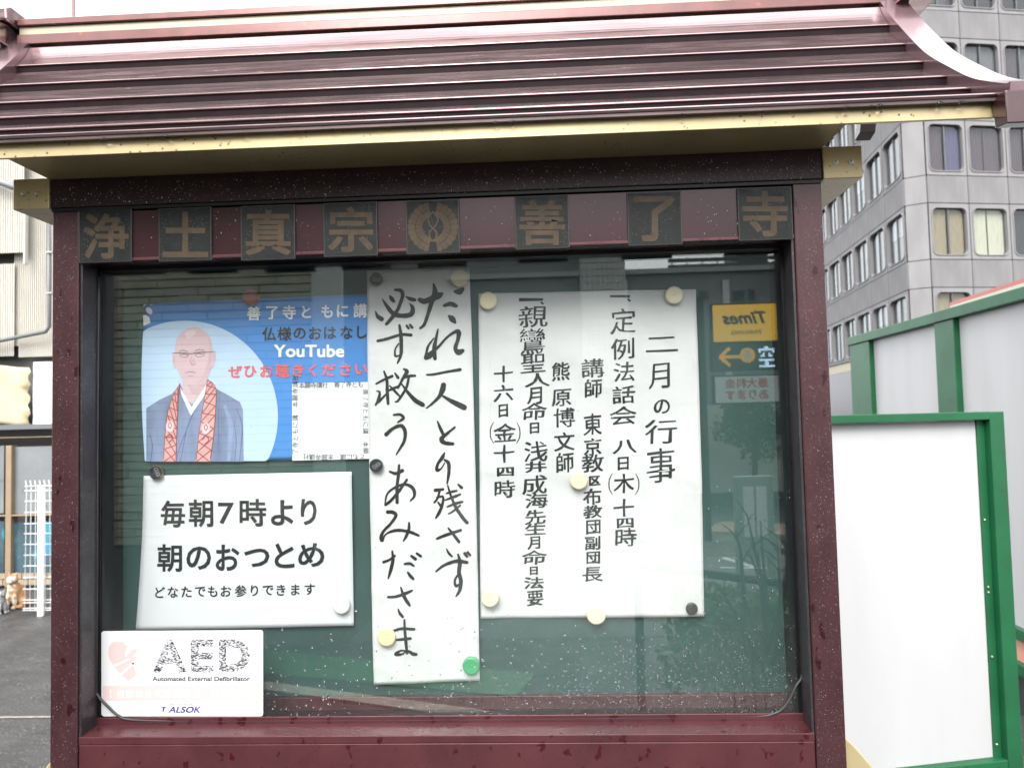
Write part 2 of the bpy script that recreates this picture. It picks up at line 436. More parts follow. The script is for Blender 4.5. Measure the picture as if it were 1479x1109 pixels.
# =================================================================== NOTICE BOARD
W = 0.502; PI_ = 0.466           # half width outside / inside posts
ZS, ZB, ZT, ZP = 1.210, 1.897, 1.935, 1.824
EV = 0.671
nb = thing('notice_board', 'maroon temple notice board with tiled metal roof, gold fascia and glass front', 'notice board', (0, 0, 0))
for s in (-1, 1):
    MB().box(min(s * PI_, s * W), max(s * PI_, s * W), 0.0, 0.150, 0.0, 1.8965).build('post', M_POST, nb, bevel=0.0015)
    x0, x1 = sorted((s * (PI_ - 0.0005), s * (PI_ - 0.0035)))
    MB().box(x0, x1, 0.0035, 0.0385, ZS - 0.002, ZP).build('reveal_trim', M_REVEAL, nb)
    x0, x1 = sorted((s * (PI_ - 0.0005), s * (PI_ - 0.0045)))
    MB().box(x0, x1, 0.047, 0.099, ZS - 0.002, ZP).build('case_side', M_BLACK, nb)
    # slim sash channel that holds the pane
    x0, x1 = sorted((s * (PI_ - 0.0005), s * (PI_ - 0.0075)))
    MB().box(x0, x1, 0.0386, 0.0404, ZS - 0.002, ZP).build('sash_channel', M_BLACK, nb, bevel=0.0006)
MB().box(-PI_ - .036, PI_ + .036, -0.0045, 0.150, ZB, ZT).build('header_beam', M_BEAM, nb, bevel=0.0012)
MB().box(-PI_ - .0355, PI_ + .0355, -0.0025, 0.003, ZB - 0.0045, ZB - 0.0006).build('header_trim', M_BLACK, nb)
np_ = MB().box(-PI_ + .0006, PI_ - .0006, 0.0015, 0.0385, ZP, ZB - 0.0052).build('name_panel', M_PANEL, nb, bevel=0.0012)
MB().box(-PI_ + .0006, PI_ - .0006, -0.0004, 0.0012, ZP + 0.0002, ZP + 0.004).build('panel_lip', M_BOTTOM, nb, bevel=0.0004)
MB().box(-PI_ + .004, PI_ - .004, 0.0386, 0.099, ZP - 0.004, ZP).build('case_top', M_BLACK, nb)
MB().box(-PI_ + .0006, PI_ - .0006, 0.1002, 0.112, 1.2135, ZP).build('backboard', M_BOARD, nb)
MB().box(-PI_ + .0046, PI_ - .0046, 0.047, 0.1001, ZS - .006, ZS - .0025).build('case_floor', mat('case_floor_paint', (0.010, 0.007, 0.008), 0.35, 0.2, vary=0.3, vscale=20), nb)
MB().box(-PI_ + .005, PI_ - .005, 0.091, 0.0998, ZS - .002, 1.226).build('inner_rail', M_BOTTOM, nb, bevel=0.0008)
MB().box(-W + .004, W - .004, 0.113, 0.148, 0.5, 1.8965).build('back_panel', M_POST, nb)
# sill, sloping a little to the front
MB().prism_x([(0.0022, ZS - 0.01), (0.0022, ZS - 0.0008), (0.0365, ZS + 0.0018), (0.0365, ZS - 0.01)][::-1], -PI_ + .0006, PI_ - .0006).build('sill', M_BOTTOM, nb, bevel=0.0005)
MB().box(-PI_ + .001, PI_ - .001, 0.0367, 0.0398, ZS - 0.002, ZS + 0.0105).build('sash_rail', M_BOTTOM, nb, bevel=0.0008)
MB().box(-PI_ + .0008, PI_ - .0008, 0.002, 0.03, 0.5, ZS - 0.0105).build('bottom_panel', M_BOTTOM, nb, bevel=0.0012)
MB().box(-PI_ + .0008, PI_ - .0008, 0.0014, 0.0032, ZS - 0.0102, ZS - 0.0006).build('sill_nosing', M_BOTTOM, nb, bevel=0.0008)
pane = MB().box(-PI_ + .0012, PI_ - .0012, MIRY, 0.0455, ZS + 0.0005, ZP - 0.0005).build('glass_pane', M_GLASS, nb)

# rubber gasket, sprung loose at both lower corners
def gpt(px, py, y=0.0382): return P(px, py, 1, y)
pl = [gpt(143, 400), gpt(141, 620), gpt(140, 860), gpt(139, 985), gpt(141, 1003, .0375), gpt(156, 1020, .036), gpt(171, 1033, .036), gpt(190, 1039, .0372), gpt(260, 1040.5), gpt(420, 1040), gpt(700, 1038.5), gpt(900, 1036.5), gpt(1080, 1034.5), gpt(1118, 1030, .0372), gpt(1136, 1017, .036), gpt(1150, 990, .036), gpt(1159, 970, .0372), gpt(1160.5, 900), gpt(1157, 700), gpt(1152, 500), gpt(1147, 375)]
q = [Vector(p) for p in cr_points(pl, 6)]
MB().tube(q, 0.0017, 8).build('gasket', M_RUBBER, nb, smooth=True)

# nameplates
def on_plate(px, py): return P(px, py, 1, -0.00265)
plates = [('浄', 115, 190.6, 302, 380), ('土', 229.5, 306, 300, 377.6), ('真', 348, 427, 296.5, 375.6), ('宗', 467, 546, 292, 371), (None, 586, 664.7, 288.5, 367.6), ('善', 743, 823, 281.6, 360.7), ('了', 905, 986, 276, 356), ('寺', 1064, 1146, 269, 349)]
for ch, xa, xb, ya, yb in plates:
    tl = P(xa, ya, 1, -0.001); br = P(xb, yb, 1, -0.001)
    cz = (tl[2] + br[2]) / 2; cx = (tl[0] + br[0]) / 2; hs = (br[0] - tl[0]) / 2
    pl_ = MB().box(cx - hs, cx + hs, -0.0022, 0.0014, cz - hs, cz + hs).build('nameplate', M_PLATEEDGE, nb, bevel=0.0006)
    MB().box(cx - hs + .0012, cx + hs - .0012, -0.0024, -0.0021, cz - hs + .0012, cz + hs - .0012).build('plate_face', M_PLATE, pl_)
    mb = MB()
    cpx, cpy = (xa + xb) / 2, (ya + yb) / 2
    if ch:
        pl_['label'] = 'dark square plate with the gold brush character ' + ch
        px_glyphs(mb, [(ch, cpx, cpy, 66 if ch != '了' else 60, 66)], on_plate, off=0.028)
    else:
        pl_['label'] = 'dark square plate with a round hanging wisteria crest'
        for s in (-1, 1):
            n = 11
            for k in range(n):          # petals round the ring
                a0 = rad(10 + (160) * k / n); a1 = rad(10 + 160 * (k + 0.94) / n)
                for r0, r1 in ((15.5, 24.8), (25.2, 35.5)):
                    pts = [(cpx + s * r * math.sin(a) + 0, cpy - r * math.cos(a)) for r, a in ((r0, a0), (r0, a1), (r1, a1), (r1 + 1.4, (a0 + a1) / 2), (r1, a0))]
                    mb.add([on_plate(*p) for p in pts], [tuple(range(5))])
            stroke(mb, [(cpx, cpy - 22, 1.1), (cpx + s * 7, cpy - 13, 1.1), (cpx + s * 5, cpy - 4, 1.1), (cpx, cpy + 2, 1.1), (cpx - s * 5, cpy + 8, 1.1), (cpx - s * 4, cpy + 16, 1.1), (cpx, cpy + 20, 1.1)], on_plate)
            stroke(mb, [(cpx, cpy + 20, 1.4), (cpx + s * 8, cpy + 19, 1.4), (cpx + s * 11, cpy + 13, 1.2)], on_plate)
    mb.build('lettering' if ch else 'crest', M_PLATEGOLD, pl_)

# end blocks of the roof purlins
for s in (-1, 1):
    x0, x1 = sorted((s * (W + 0.001), s * (W + 0.0500)))
    eb = MB().box(x0, x1, -0.006, 0.26, ZB - 0.001, ZT + 0.002).build('end_block', M_GOLD, nb, bevel=0.0012)
    for fx in (0.017, 0.036):
        c = (s * (W + fx), -0.006, (ZB + ZT) / 2 + 0.001)
        mb = MB()
        mb.add([(c[0] + .0036 * math.cos(k * math.pi / 6), c[1] - y, c[2] + .0036 * math.sin(k * math.pi / 6)) for y in (0, .0012) for k in range(12)],
               [(k, (k + 1) % 12, 12 + (k + 1) % 12, 12 + k) for k in range(12)] + [tuple(range(12, 24))])
        mb.ell((c[0], c[1] - .001, c[2]), (.0022, .0016, .0022), 8, 6)
        mb.build('screw', M_STEEL, eb, smooth=False)
# soffit box and fascia
MB().box(-W - .001, W + .001, -0.083, 0.25, ZT + 0.0005, ZT + 0.004).build('soffit', M_GOLD, nb)
for s in (-1, 1):
    x0, x1 = sorted((s * (W + .001), s * (W - .003)))
    MB().box(x0, x1, -0.078, 0.22, ZT + 0.0042, ZT + 0.030).build('soffit_side', M_GOLD, nb)
MB().prism_x([(-0.0885, ZT), (-0.083, ZT + .0003), (-0.082, 1.9556), (-0.0882, 1.9556)], -EV + .002, EV - .002).build('fascia', M_GOLD, nb, bevel=0.0006)
# stepped metal roof
NOS = [(0.2030, 2.2240), (0.1649, 2.1775), (0.1177, 2.1249), (0.0709, 2.0770), (0.0132, 2.0305), (-0.0400, 1.9917), (-0.1000, 1.9590)]
UC = 0.0026
SAG = (.0046, .0036, .0027, .0018, .0010, .0004)
for k in range(1, 7):
    (ya, za), (yb, zb) = NOS[k - 1], NOS[k]
    r = 0.013 if k == 1 else 0.0115
    y0_, z0_ = ya + UC + .0006, za - r + .0004
    if k == 1: y0_, z0_ = 0.1955, 2.2200
    top = []
    for t in np.linspace(0, 1, 9):
        top.append((y0_ + (yb - y0_) * t, z0_ + (zb - z0_) * t - SAG[k - 1] * math.sin(math.pi * t ** .8)))
    rb = 0.0026 if k < 6 else 0.0035
    uc = UC if k < 6 else 0.002
    prof = top + [(yb - .0005, zb - .0006), (yb - 0.0005, zb - 0.0014), (yb, zb - 0.0020), (yb + uc, zb - rb), (yb + uc + .004, zb - rb), (y0_ + .006, z0_ - .004)]
    MB().prism_x(prof, -EV, EV).build('roof_slat', M_ROOF, nb)
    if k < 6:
        MB().prism_x([(yb + .0022, zb - .0024), (yb + .0030, zb - .0124), (yb + .0075, zb - .0128), (yb + .0075, zb - .0024)], -EV + .0004, EV - .0004).build('riser_shade_strip', M_RISER_SHADE, nb)  # dark strip standing in for shade below the slat lip
# drip strip under the lowest slat
MB().box(-EV, EV, -0.0965, -0.0905, 1.9515 - 0.0005, 1.9546 + .0015).build('eave_strip', M_STRIP, nb, bevel=0.0006)
# back of the roof
MB().prism_x([(0.245, 2.220), (0.240, 2.214), (0.300, 2.090), (0.306, 2.092)], -EV, EV).build('rear_slope', M_ROOF, nb)
# verges: curved barge strips at both gables
curve = cr_points([(y, z) for y, z in ([(0.222, 2.252)] + NOS[:] + [(-0.115, 1.9545)])], 6)
curve = [tuple(c) for c in curve]
for s in (-1, 1):
    up = []; dn = []
    for i, (y, z) in enumerate(curve):
        a_ = curve[max(i - 1, 0)]; b_ = curve[min(i + 1, len(curve) - 1)]
        t = Vector((b_[0] - a_[0], b_[1] - a_[1])).normalized(); n_ = Vector((t.y, -t.x))
        if n_.y < 0: n_ = -n_
        up.append((y + n_.x * .010, z + n_.y * .010)); dn.append((y - n_.x * .012, z - n_.y * .012))
    x0, x1 = sorted((s * (EV + .0005), s * (EV + .040)))
    mb = MB(); m = len(up)
    vs = [(x0, *p) for p in up] + [(x1, *p) for p in up] + [(x0, *p) for p in dn] + [(x1, *p) for p in dn]
    fs = []
    for i in range(m - 1):
        fs += [(i, i + 1, m + i + 1, m + i), (2 * m + i, 3 * m + i, 3 * m + i + 1, 2 * m + i + 1), (i, 2 * m + i, 2 * m + i + 1, i + 1), (m + i, m + i + 1, 3 * m + i + 1, 3 * m + i)]
    fs += [(0, m, 3 * m, 2 * m), (m - 1, 3 * m - 1, 4 * m - 1, 2 * m - 1)]
    mb.add(vs, fs)
    mb.build('verge', M_VERGE, nb, bevel=0.001)
    x0, x1 = sorted((s * (EV - .006), s * (EV + .056)))
    zc1 = float(P(1460, 130, 1, -.118)[2]); zc2 = float(P(1460, 178, 1, -.118)[2])
    MB().prism_x([(-0.118, zc1), (-0.118, zc2), (-0.094, zc2 + .003), (-0.090, zc1 - .004), (-0.104, zc1 + .002)], x0, x1).build('verge_end_cap', M_CAP, nb, bevel=0.0015)
    # rear verge and its hanging tip
    x0, x1 = sorted((s * (EV + .001), s * (EV + .026)))
    MB().prism_x([(0.252, 2.246), (0.226, 2.246), (0.290, 2.060), (0.312, 2.054)], x0, x1).build('rear_verge', M_CAP, nb, bevel=0.001)
# ridge: lower course, cream band, upper course and end caps
zr = 2.2255
MB().box(-EV - .020, EV + .008, 0.194, 0.262, zr, zr + .0165).build('ridge_base', M_RIDGE, nb, bevel=0.0015)
MB().box(-EV - .018, EV + .008, 0.197, 0.259, zr + .0168, zr + .0300).build('ridge_band', M_CREAM, nb, bevel=0.0008)
MB().prism_x([(0.192, zr + .0303), (0.192, zr + .041), (0.203, zr + .0455), (0.252, zr + .0455), (0.264, zr + .041), (0.264, zr + .0303)][::-1], -EV - .018, EV + .008).build('ridge_cap', M_RIDGE, nb, bevel=0.0012)
for s in (-1, 1):
    x0, x1 = sorted((s * (EV + .0205), s * (EV + .075)))
    MB().prism_x([(0.166, zr - .006), (0.166, zr + .024), (0.180, zr + .0285), (0.268, zr + .0285), (0.28, zr - .006)][::-1], x0, x1 - (0.0 if s > 0 else .009)).build('ridge_end_cap', M_ROOF, nb, bevel=0.002)
    MB().prism_x([(0.170, zr + .030), (0.168, zr + .048), (0.180, zr + .056), (0.268, zr + .056), (0.28, zr + .030)][::-1], x0, x1).build('ridge_end_ornament', M_ROOF, nb, bevel=0.002)
# gold curved wings low on both sides
for s in (-1, 1):
    prof = []
    top = P(1229, 1060, 1, 0.02) if s > 0 else P(75, 1089, 1, 0.02)
    ztop = top[2]
    crv = [(0.0, 0.0), (0.012, -0.010), (0.026, -0.026), (0.045, -0.050), (0.075, -0.085), (0.13, -0.12)]
    prof = [(s * (W + .001 + x), ztop + z) for x, z in crv] + [(s * (W + .131), ztop - .16), (s * (W + .001), ztop - .16)]
    MB().prism_y(prof, 0.02, 0.10).build('side_wing', M_GOLD, nb, bevel=0.0015)

# =================================================================== PAPERS
BY = 0.0995
def make_paper(root, m, corners, bow=(0, 0), amp=0.0012, seed=0, nx=36, nz=36, y=BY, name='sheet'):
    """corners in px TL,TR,BR,BL; bow: sideways bulge of left and right edges in px"""
    TL, TR, BR, BL = [np.array(c, float) for c in corners]
    rnd = random.Random(seed); ph = [rnd.random() * 6 for _ in range(8)]
    def disp(x, z):
        d = amp * (0.9 * math.sin(9 * x + 5 * z + ph[0]) + 0.5 * math.sin(23 * x - 15 * z + ph[1]) + 0.35 * math.sin(37 * z + 11 * x + ph[2]))
        d += 0.3 * amp * math.sin(70 * (x + .6 * z) + ph[3]) * math.sin(31 * z + ph[4])
        for kx, kz, o_, w_ in ((26, 60, 1, .55), (55, -34, 2, .4), (12, 95, 5, .25)):       # soft creases
            d += w_ * amp * (1 - abs(math.sin(kx * x * .5 + kz * z * .5 + ph[o_]))) ** 3 * max(0, math.sin(7 * z + 5 * x + ph[6 - o_]))
        return d
    mb = MB()
    for j in range(nz + 1):
        t = j / nz
        for i in range(nx + 1):
            u = i / nx
            p = (TL * (1 - u) + TR * u) * (1 - t) + (BL * (1 - u) + BR * u) * t
            p = p + np.array([(bow[0] * (1 - u) + bow[1] * u) * math.sin(math.pi * t), 0])
            q_ = P(p[0], p[1], 1, y - 0.004)
            mb.v.append((q_[0], y - 0.004 - disp(q_[0], q_[2]), q_[2]))
    for j in range(nz):
        for i in range(nx):
            a_ = j * (nx + 1) + i; mb.f.append((a_, a_ + nx + 1, a_ + nx + 2, a_ + 1))
    o = mb.build(name, m, root, smooth=True)
    sm = o.modifiers.new('thickness', 'SOLIDIFY'); sm.thickness = 0.0003; sm.offset = -1
    def mapper(px, py, lift=0.0005):
        q_ = P(px, py, 1, y - 0.004)
        return (q_[0], y - 0.004 - disp(q_[0], q_[2]) - lift, q_[2])
    return o, mapper

# ---- poster with portrait
po = thing('poster', 'blue poster with a printed portrait of a bald person in robes beside a blank square', 'poster', (0, 0, 0))
_, mp0 = make_paper(po, mat('poster_blue', (0.060, 0.24, 0.60), 0.35, 0, 0.4, vary=0.10, vscale=3, coat=0.2), [(209, 439), (545, 424), (545, 662), (212, 667)], (-5, 0), 0.0, 3, y=BY + .0006)
def lay(k): return lambda x, y_: mp0(x, y_, 0.0004 + 0.00012 * k)
def polyp(mb, pts, k): mb.add([lay(k)(x, y_) for x, y_ in pts], [tuple(range(len(pts)))])
def C1(x, y_): return (190 + x / 3.697, 400 + y_ / 3.697)
# the big pale disc, clipped at the edges of the sheet
cc = C1(285, 745); Rr = 134.5; pts = []
for k in range(90):
    a_ = -math.pi / 2 + 2 * math.pi * k / 90
    x = cc[0] + Rr * math.cos(a_); y_ = cc[1] + Rr * 1.03 * math.sin(a_)
    lft = 209.5 - 5 * math.sin(math.pi * min(1, max(0, (y_ - 439) / 228)))
    pts.append((max(x, lft), min(y_, 665.6)))
mb = MB(); 
polyp(mb, pts, 0)
disc_m = mat('poster_pale_blue', (0.50, 0.66, 0.86), 0.35, 0, 0.4, vary=0.06, vscale=5)
mb.build('pale_disc', disc_m, po)
mb = MB()
polyp(mb, [C1(62, 205), C1(78, 203), C1(95, 215), C1(102, 245), C1(65, 262)], 1)
polyp(mb, [(C1(95, 181)[0] + 5.2 * math.cos(t) * math.cos(.5) - 3.9 * math.sin(t) * math.sin(-.5), C1(95, 181)[1] + 5.0 * math.sin(t)) for t in np.linspace(0, 6.1, 14)], 1)
polyp(mb, [C1(64, 148), C1(85, 146), C1(66, 160)], 1)
polyp(mb, [C1(96, 147), C1(120, 146), C1(108, 151)], 1)
mb.build('corner_pattern', mat('poster_white', (0.80, 0.82, 0.84), 0.4), po)
robe = mat('print_robe', (0.20, 0.255, 0.39), 0.4, vary=0.25, vscale=14, stretch=(3, 1, .8))
mb = MB(); polyp(mb, [C1(*p) for p in [(80, 700), (150, 655), (215, 625), (262, 575), (300, 640), (338, 690), (380, 620), (412, 560), (460, 600), (520, 632), (580, 668), (596, 710), (600, 985), (80, 985)]], 2); 
# folds of the robe
mb.build('printed_robe', robe, po)
mb = MB()
for st in ([(98, 830, 2), (112, 900, 3), (104, 984, 3)], [(240, 984, 1.5), (262, 900, 2), (330, 730, 2)], [(345, 700, 2), (300, 800, 2.5), (262, 985, 2)], [(560, 700, 1.5), (592, 800, 3), (578, 985, 2)], [(470, 985, 1), (465, 800, 2.5), (470, 640, 1)]):
    stroke(mb, st, lay(3.0), 190, 400, 3.697)
mb.build('printed_robe_folds', mat('print_robe_fold', (0.10, 0.15, 0.29), 0.4), po)
mb = MB()
for st in ([(500, 690, 8), (530, 800, 12), (520, 975, 9)],):
    stroke(mb, st, lay(2.6), 190, 400, 3.697)
mb.build('printed_robe_light', mat('print_robe_light', (0.25, 0.33, 0.52), 0.4, vary=.1, vscale=30), po)
mb = MB()
for st in ([(552, 985, 1.5), (560, 880, 2.2), (548, 760, 1)],):
    stroke(mb, st, lay(3.3), 190, 400, 3.697)
mb.build('printed_robe_creases', mat('print_robe_fold', (0.10, 0.15, 0.29), 0.4), po)
mb = MB(); polyp(mb, [C1(*p) for p in [(262, 590), (300, 655), (322, 695), (385, 600), (404, 570), (402, 615), (318, 740), (268, 630)]], 5)
mb.build('printed_collar', mat('print_collar', (0.78, 0.80, 0.83), 0.4), po)
skin = mat('print_skin', (0.66, 0.48, 0.52), 0.4, vary=0.05, vscale=30)
mb = MB()
polyp(mb, [C1(*p) for p in [(272, 540), (275, 610), (300, 655), (322, 680), (350, 650), (395, 590), (408, 530)]], 4)
polyp(mb, [C1(*p) for p in [(335, 268), (372, 276), (405, 300), (425, 335), (433, 385), (432, 440), (425, 490), (408, 535), (378, 565), (338, 578), (300, 568), (268, 540), (246, 495), (236, 440), (233, 385), (242, 335), (265, 298), (298, 276)]], 6)
polyp(mb, [C1(*p) for p in [(236, 405), (222, 408), (218, 440), (228, 480), (240, 488)]], 5.5)
polyp(mb, [C1(*p) for p in [(432, 400), (448, 402), (452, 435), (442, 475), (426, 488)]], 5.5)
mb.build('printed_head', skin, po)
shade = mat('print_skin_shade', (0.60, 0.42, 0.45), 0.4, vary=0.08, vscale=40)
mb = MB()
polyp(mb, [C1(*p) for p in [(412, 320), (428, 350), (433, 400), (431, 450), (422, 492), (404, 534), (378, 562), (345, 577), (372, 545), (395, 505), (410, 450), (416, 390)]], 6.4)
mb.build('printed_cheek_shade', shade, po)
mb = MB(); polyp(mb, [C1(*p) for p in [(300, 572), (338, 586), (378, 572), (404, 545), (398, 580), (352, 632), (322, 622)]], 4.6)
mb.build('printed_neck_shade', shade, po)
mb = MB(); polyp(mb, [C1(*p) for p in [(318, 462), (322, 474), (340, 474), (347, 466), (338, 440), (332, 425)]], 6.6)
mb.build('printed_nose_shade', shade, po)
for q_ in ([(228, 420), (234, 415), (235, 455), (229, 468), (224, 445)], [(438, 412), (446, 408), (446, 440), (438, 462), (434, 440)]):
    mb = MB(); polyp(mb, [C1(*p) for p in q_], 6.2); mb.build('printed_ear_shade', shade, po)
mb = MB(); polyp(mb, [C1(*p) for p in [(285, 300), (310, 286), (335, 284), (345, 300), (325, 322), (295, 330)]], 6.4)
mb.build('printed_forehead_light', mat('print_skin_light', (0.74, 0.60, 0.63), 0.4), po)
mb = MB()
for st in ([(258, 398, 2), (275, 392, 2.5), (300, 398, 2)], [(340, 396, 2), (362, 388, 2.5), (390, 392, 2)], [(268, 415, 2.6), (285, 412, 3), (300, 416, 2)], [(346, 414, 2), (362, 409, 3), (382, 412, 2.4)],
           [(322, 425, 1), (316, 455, 1.6), (326, 468, 1.8), (340, 466, 1.2)], [(288, 512, 1.5), (314, 506, 2.6), (345, 512, 1.8)], [(305, 528, 1), (320, 530, 1.6), (332, 527, 1)]):
    stroke(mb, st, lay(7.2), 190, 400, 3.697)
mb.build('printed_face', mat('print_face_lines', (0.30, 0.17, 0.19), 0.4), po)
mb = MB()
for st in ([(220, 408, 1.3), (262, 405, 1.6), (304, 408, 1.6), (312, 412, 1.3), (330, 410, 1.3), (340, 406, 1.6), (385, 400, 1.6), (400, 402, 1.4), (448, 398, 1.2)],
           [(262, 406, 1.2), (264, 424, 1.2), (285, 430, 1.2), (303, 424, 1.2), (305, 409, 1.2)], [(341, 407, 1.2), (344, 422, 1.2), (365, 427, 1.2), (388, 419, 1.2), (391, 402, 1.2)]):
    stroke(mb, st, lay(8.4), 190, 400, 3.697)
mb.build('printed_glasses', mat('print_glasses', (0.09, 0.08, 0.10), 0.4), po)
# stole with lattice pattern
stole = mat('print_stole', (0.66, 0.38, 0.36), 0.4, vary=0.1, vscale=40)
bands = [([(262, 568), (228, 625), (196, 720), (180, 850), (172, 985)], [(252, 600), (250, 690), (246, 800), (243, 900), (240, 985)]),
         ([(408, 548), (392, 640), (372, 760), (356, 880), (346, 985)], [(430, 560), (454, 600), (452, 720), (440, 860), (422, 985)])]
mb = MB()
for l_, r_ in bands: polyp(mb, [C1(*p) for p in l_] + [C1(*p) for p in reversed(r_)], 9)
mb.build('printed_stole', stole, po)
mb = MB()
def at_band(l_, r_, u, t):
    L_ = cr_points(l_, 8); R_ = cr_points(r_, 8); i = min(int(t * (len(L_) - 1)), len(L_) - 1); j = min(int(t * (len(R_) - 1)), len(R_) - 1)
    p = L_[i] * (1 - u) + R_[j] * u; return p[0], p[1]
for l_, r_ in bands:
    for k in range(9):
        t0 = k / 9; t1 = (k + 1) / 9
        for u0, u1 in ((0.05, 0.95), (0.95, 0.05)):
            a_ = at_band(l_, r_, u0, t0); b_ = at_band(l_, r_, u1, t1)
            stroke(mb, [(a_[0], a_[1], 2.6), (b_[0], b_[1], 2.6)], lay(10), 190, 400, 3.697)
    for u in (0.02, 0.98):
        stroke(mb, [(*at_band(l_, r_, u, t), 1.6) for t in (0.02, .25, .5, .75, .98)], lay(10.4), 190, 400, 3.697)
mb.build('printed_stole_lattice', mat('print_stole_red', (0.36, 0.06, 0.07), 0.4), po)
for c in ((208, 798), (400, 808)):
    mb = MB(); polyp(mb, [C1(c[0] + 22 * math.cos(t), c[1] + 30 * math.sin(t)) for t in np.linspace(0, 5.9, 14)], 12)
    mb.build('printed_stole_crest', mat('print_stole_pale', (0.74, 0.60, 0.62), 0.4), po)
for c in ((208, 798), (400, 808)):
    mb = MB()
    stroke(mb, [(c[0], c[1] - 24, 1.8), (c[0] + 9, c[1] - 6, 1.8), (c[0], c[1] + 10, 1.8), (c[0] - 9, c[1] - 6, 1.8), (c[0], c[1] - 24, 1.8)], lay(13.2), 190, 400, 3.697)
    stroke(mb, [(c[0] - 18, c[1] + 60, 3), (c[0], c[1] + 40, 3), (c[0] + 16, c[1] + 62, 3), (c[0] - 4, c[1] + 84, 3)], lay(13.2), 190, 400, 3.697)
    mb.build('printed_stole_mark', mat('print_stole_red'  , (0.36, 0.06, 0.07)), po)
# poster lettering
mb = MB()
t1 = list(zip('善了寺ともに講', (367, 393.4, 418, 443, 472.7, 495, 520.5)))
px_glyphs(mb, [(c, x, 452.7 - (x - 367) * .026, 21 * glyph(c)[1][0] * 1.02, 21 * glyph(c)[1][1] * 1.05) for c, x in t1], lay(5), off=0.03)
mb.build('white_lettering', mat('poster_white', (0.8, 0.82, 0.84)), po); mb = MB()
px_glyphs(mb, [('YouTube', 446.5, 507, 102, 18.5)], lay(5), off=0.035)
mb.build('white_lettering', mat('poster_white', (0.8, 0.82, 0.84)), po)
mb = MB()
t2 = list(zip('仏様のおはなし', (389, 411, 433, 455.6, 477, 501, 523)))
px_glyphs(mb, [(c, x, 482.5 - (x - 389) * .02, 21.5 * glyph(c)[1][0], 21.5 * glyph(c)[1][1]) for c, x in t2], lay(5), off=0.02)
mb.build('black_lettering', M_PRINT, po)
mb = MB()
t3 = list(zip('ぜひお聴きください', (340, 362, 385, 408, 431, 452, 475, 499, 522)))
px_glyphs(mb, [(c, x, 536.8 - (x - 340) * .018, 21.5 * glyph(c)[1][0], 21.5 * glyph(c)[1][1]) for c, x in t3], lay(5), off=0.028)
mb.build('red_lettering', mat('poster_red', (0.72, 0.12, 0.12), 0.4), po)
mb = MB(); polyp(mb, [(422, 553.5), (544, 551.5), (544, 662), (422.5, 665)], 3)
mb.build('white_square', mat('poster_white', (0.8, 0.82, 0.84)), po)
mb = MB()
px_glyphs(mb, line_items('本願寺講社　善了寺とも', 432, 557, 525, 555, 9.3), lay(6), off=0.004)
px_glyphs(mb, [(c, 426.8, 652 - i * 9.7, 9.3 * glyph(c)[1][0], 9.3 * glyph(c)[1][1]) for i, c in enumerate('了寺ともに講　本願寺講社') if c != '　'], lay(6), rot=-math.pi / 2)
px_glyphs(mb, [(c, 523 - i * 9.0, 659.5, 9.3 * glyph(c)[1][0], 9.3 * glyph(c)[1][1]) for i, c in enumerate('ともに講　本願寺講社') if c != '　'], lay(6), rot=math.pi)
px_glyphs(mb, [(c, 528.3, 566 + i * 9.4, 9.0 * glyph(c)[1][0], 9.0 * glyph(c)[1][1]) for i, c in enumerate('善了寺ともに講　本願') if c != '　'], lay(6), rot=math.pi / 2)
mb.build('small_lettering', M_PRINT, po)

# ---- morning service sheet
s2 = thing('notice_sheet', 'landscape white sheet printed with 毎朝7時より 朝のおつとめ, under the blue poster', 'notice')
_, mp1 = make_paper(s2, M_SHEET, [(208, 687), (508, 681), (511, 903), (195, 910)], (2, 0), 0.0012, 11)
G1 = [('毎', 250, 742, 35, 39), ('朝', 290.6, 741, 36, 40), ('7', 327, 741, 23, 31), ('時', 366, 740, 39, 40), ('よ', 408.4, 740, 33, 37), ('り', 446.5, 739, 23, 38)]
G2 = [('朝', 245, 805.6, 36, 40), ('の', 287, 805.6, 36, 34), ('お', 329, 805, 35, 38), ('つ', 371.5, 805, 37, 27), ('と', 411.5, 802, 29, 36), ('め', 450, 801, 38, 35)]
px_glyphs(MB(), G1, mp1, off=0.026).build('lettering', M_PRINT, s2)
px_glyphs(MB(), G2, mp1, off=0.026).build('lettering', M_PRINT, s2)
xs = [165, 240, 318, 397, 470, 548, 633, 712, 790, 865, 948, 1030]
mb = px_glyphs(MB(), [(c, 190 + x / 3.997, 660 + (780 - (x - 165) * .021) / 3.997, 18.5 * glyph(c)[1][0], 18.8 * glyph(c)[1][1]) for c, x in zip('どなたでもお参りできます', xs)], mp1, off=0.022)
mb.build('lettering', M_PRINT, s2)

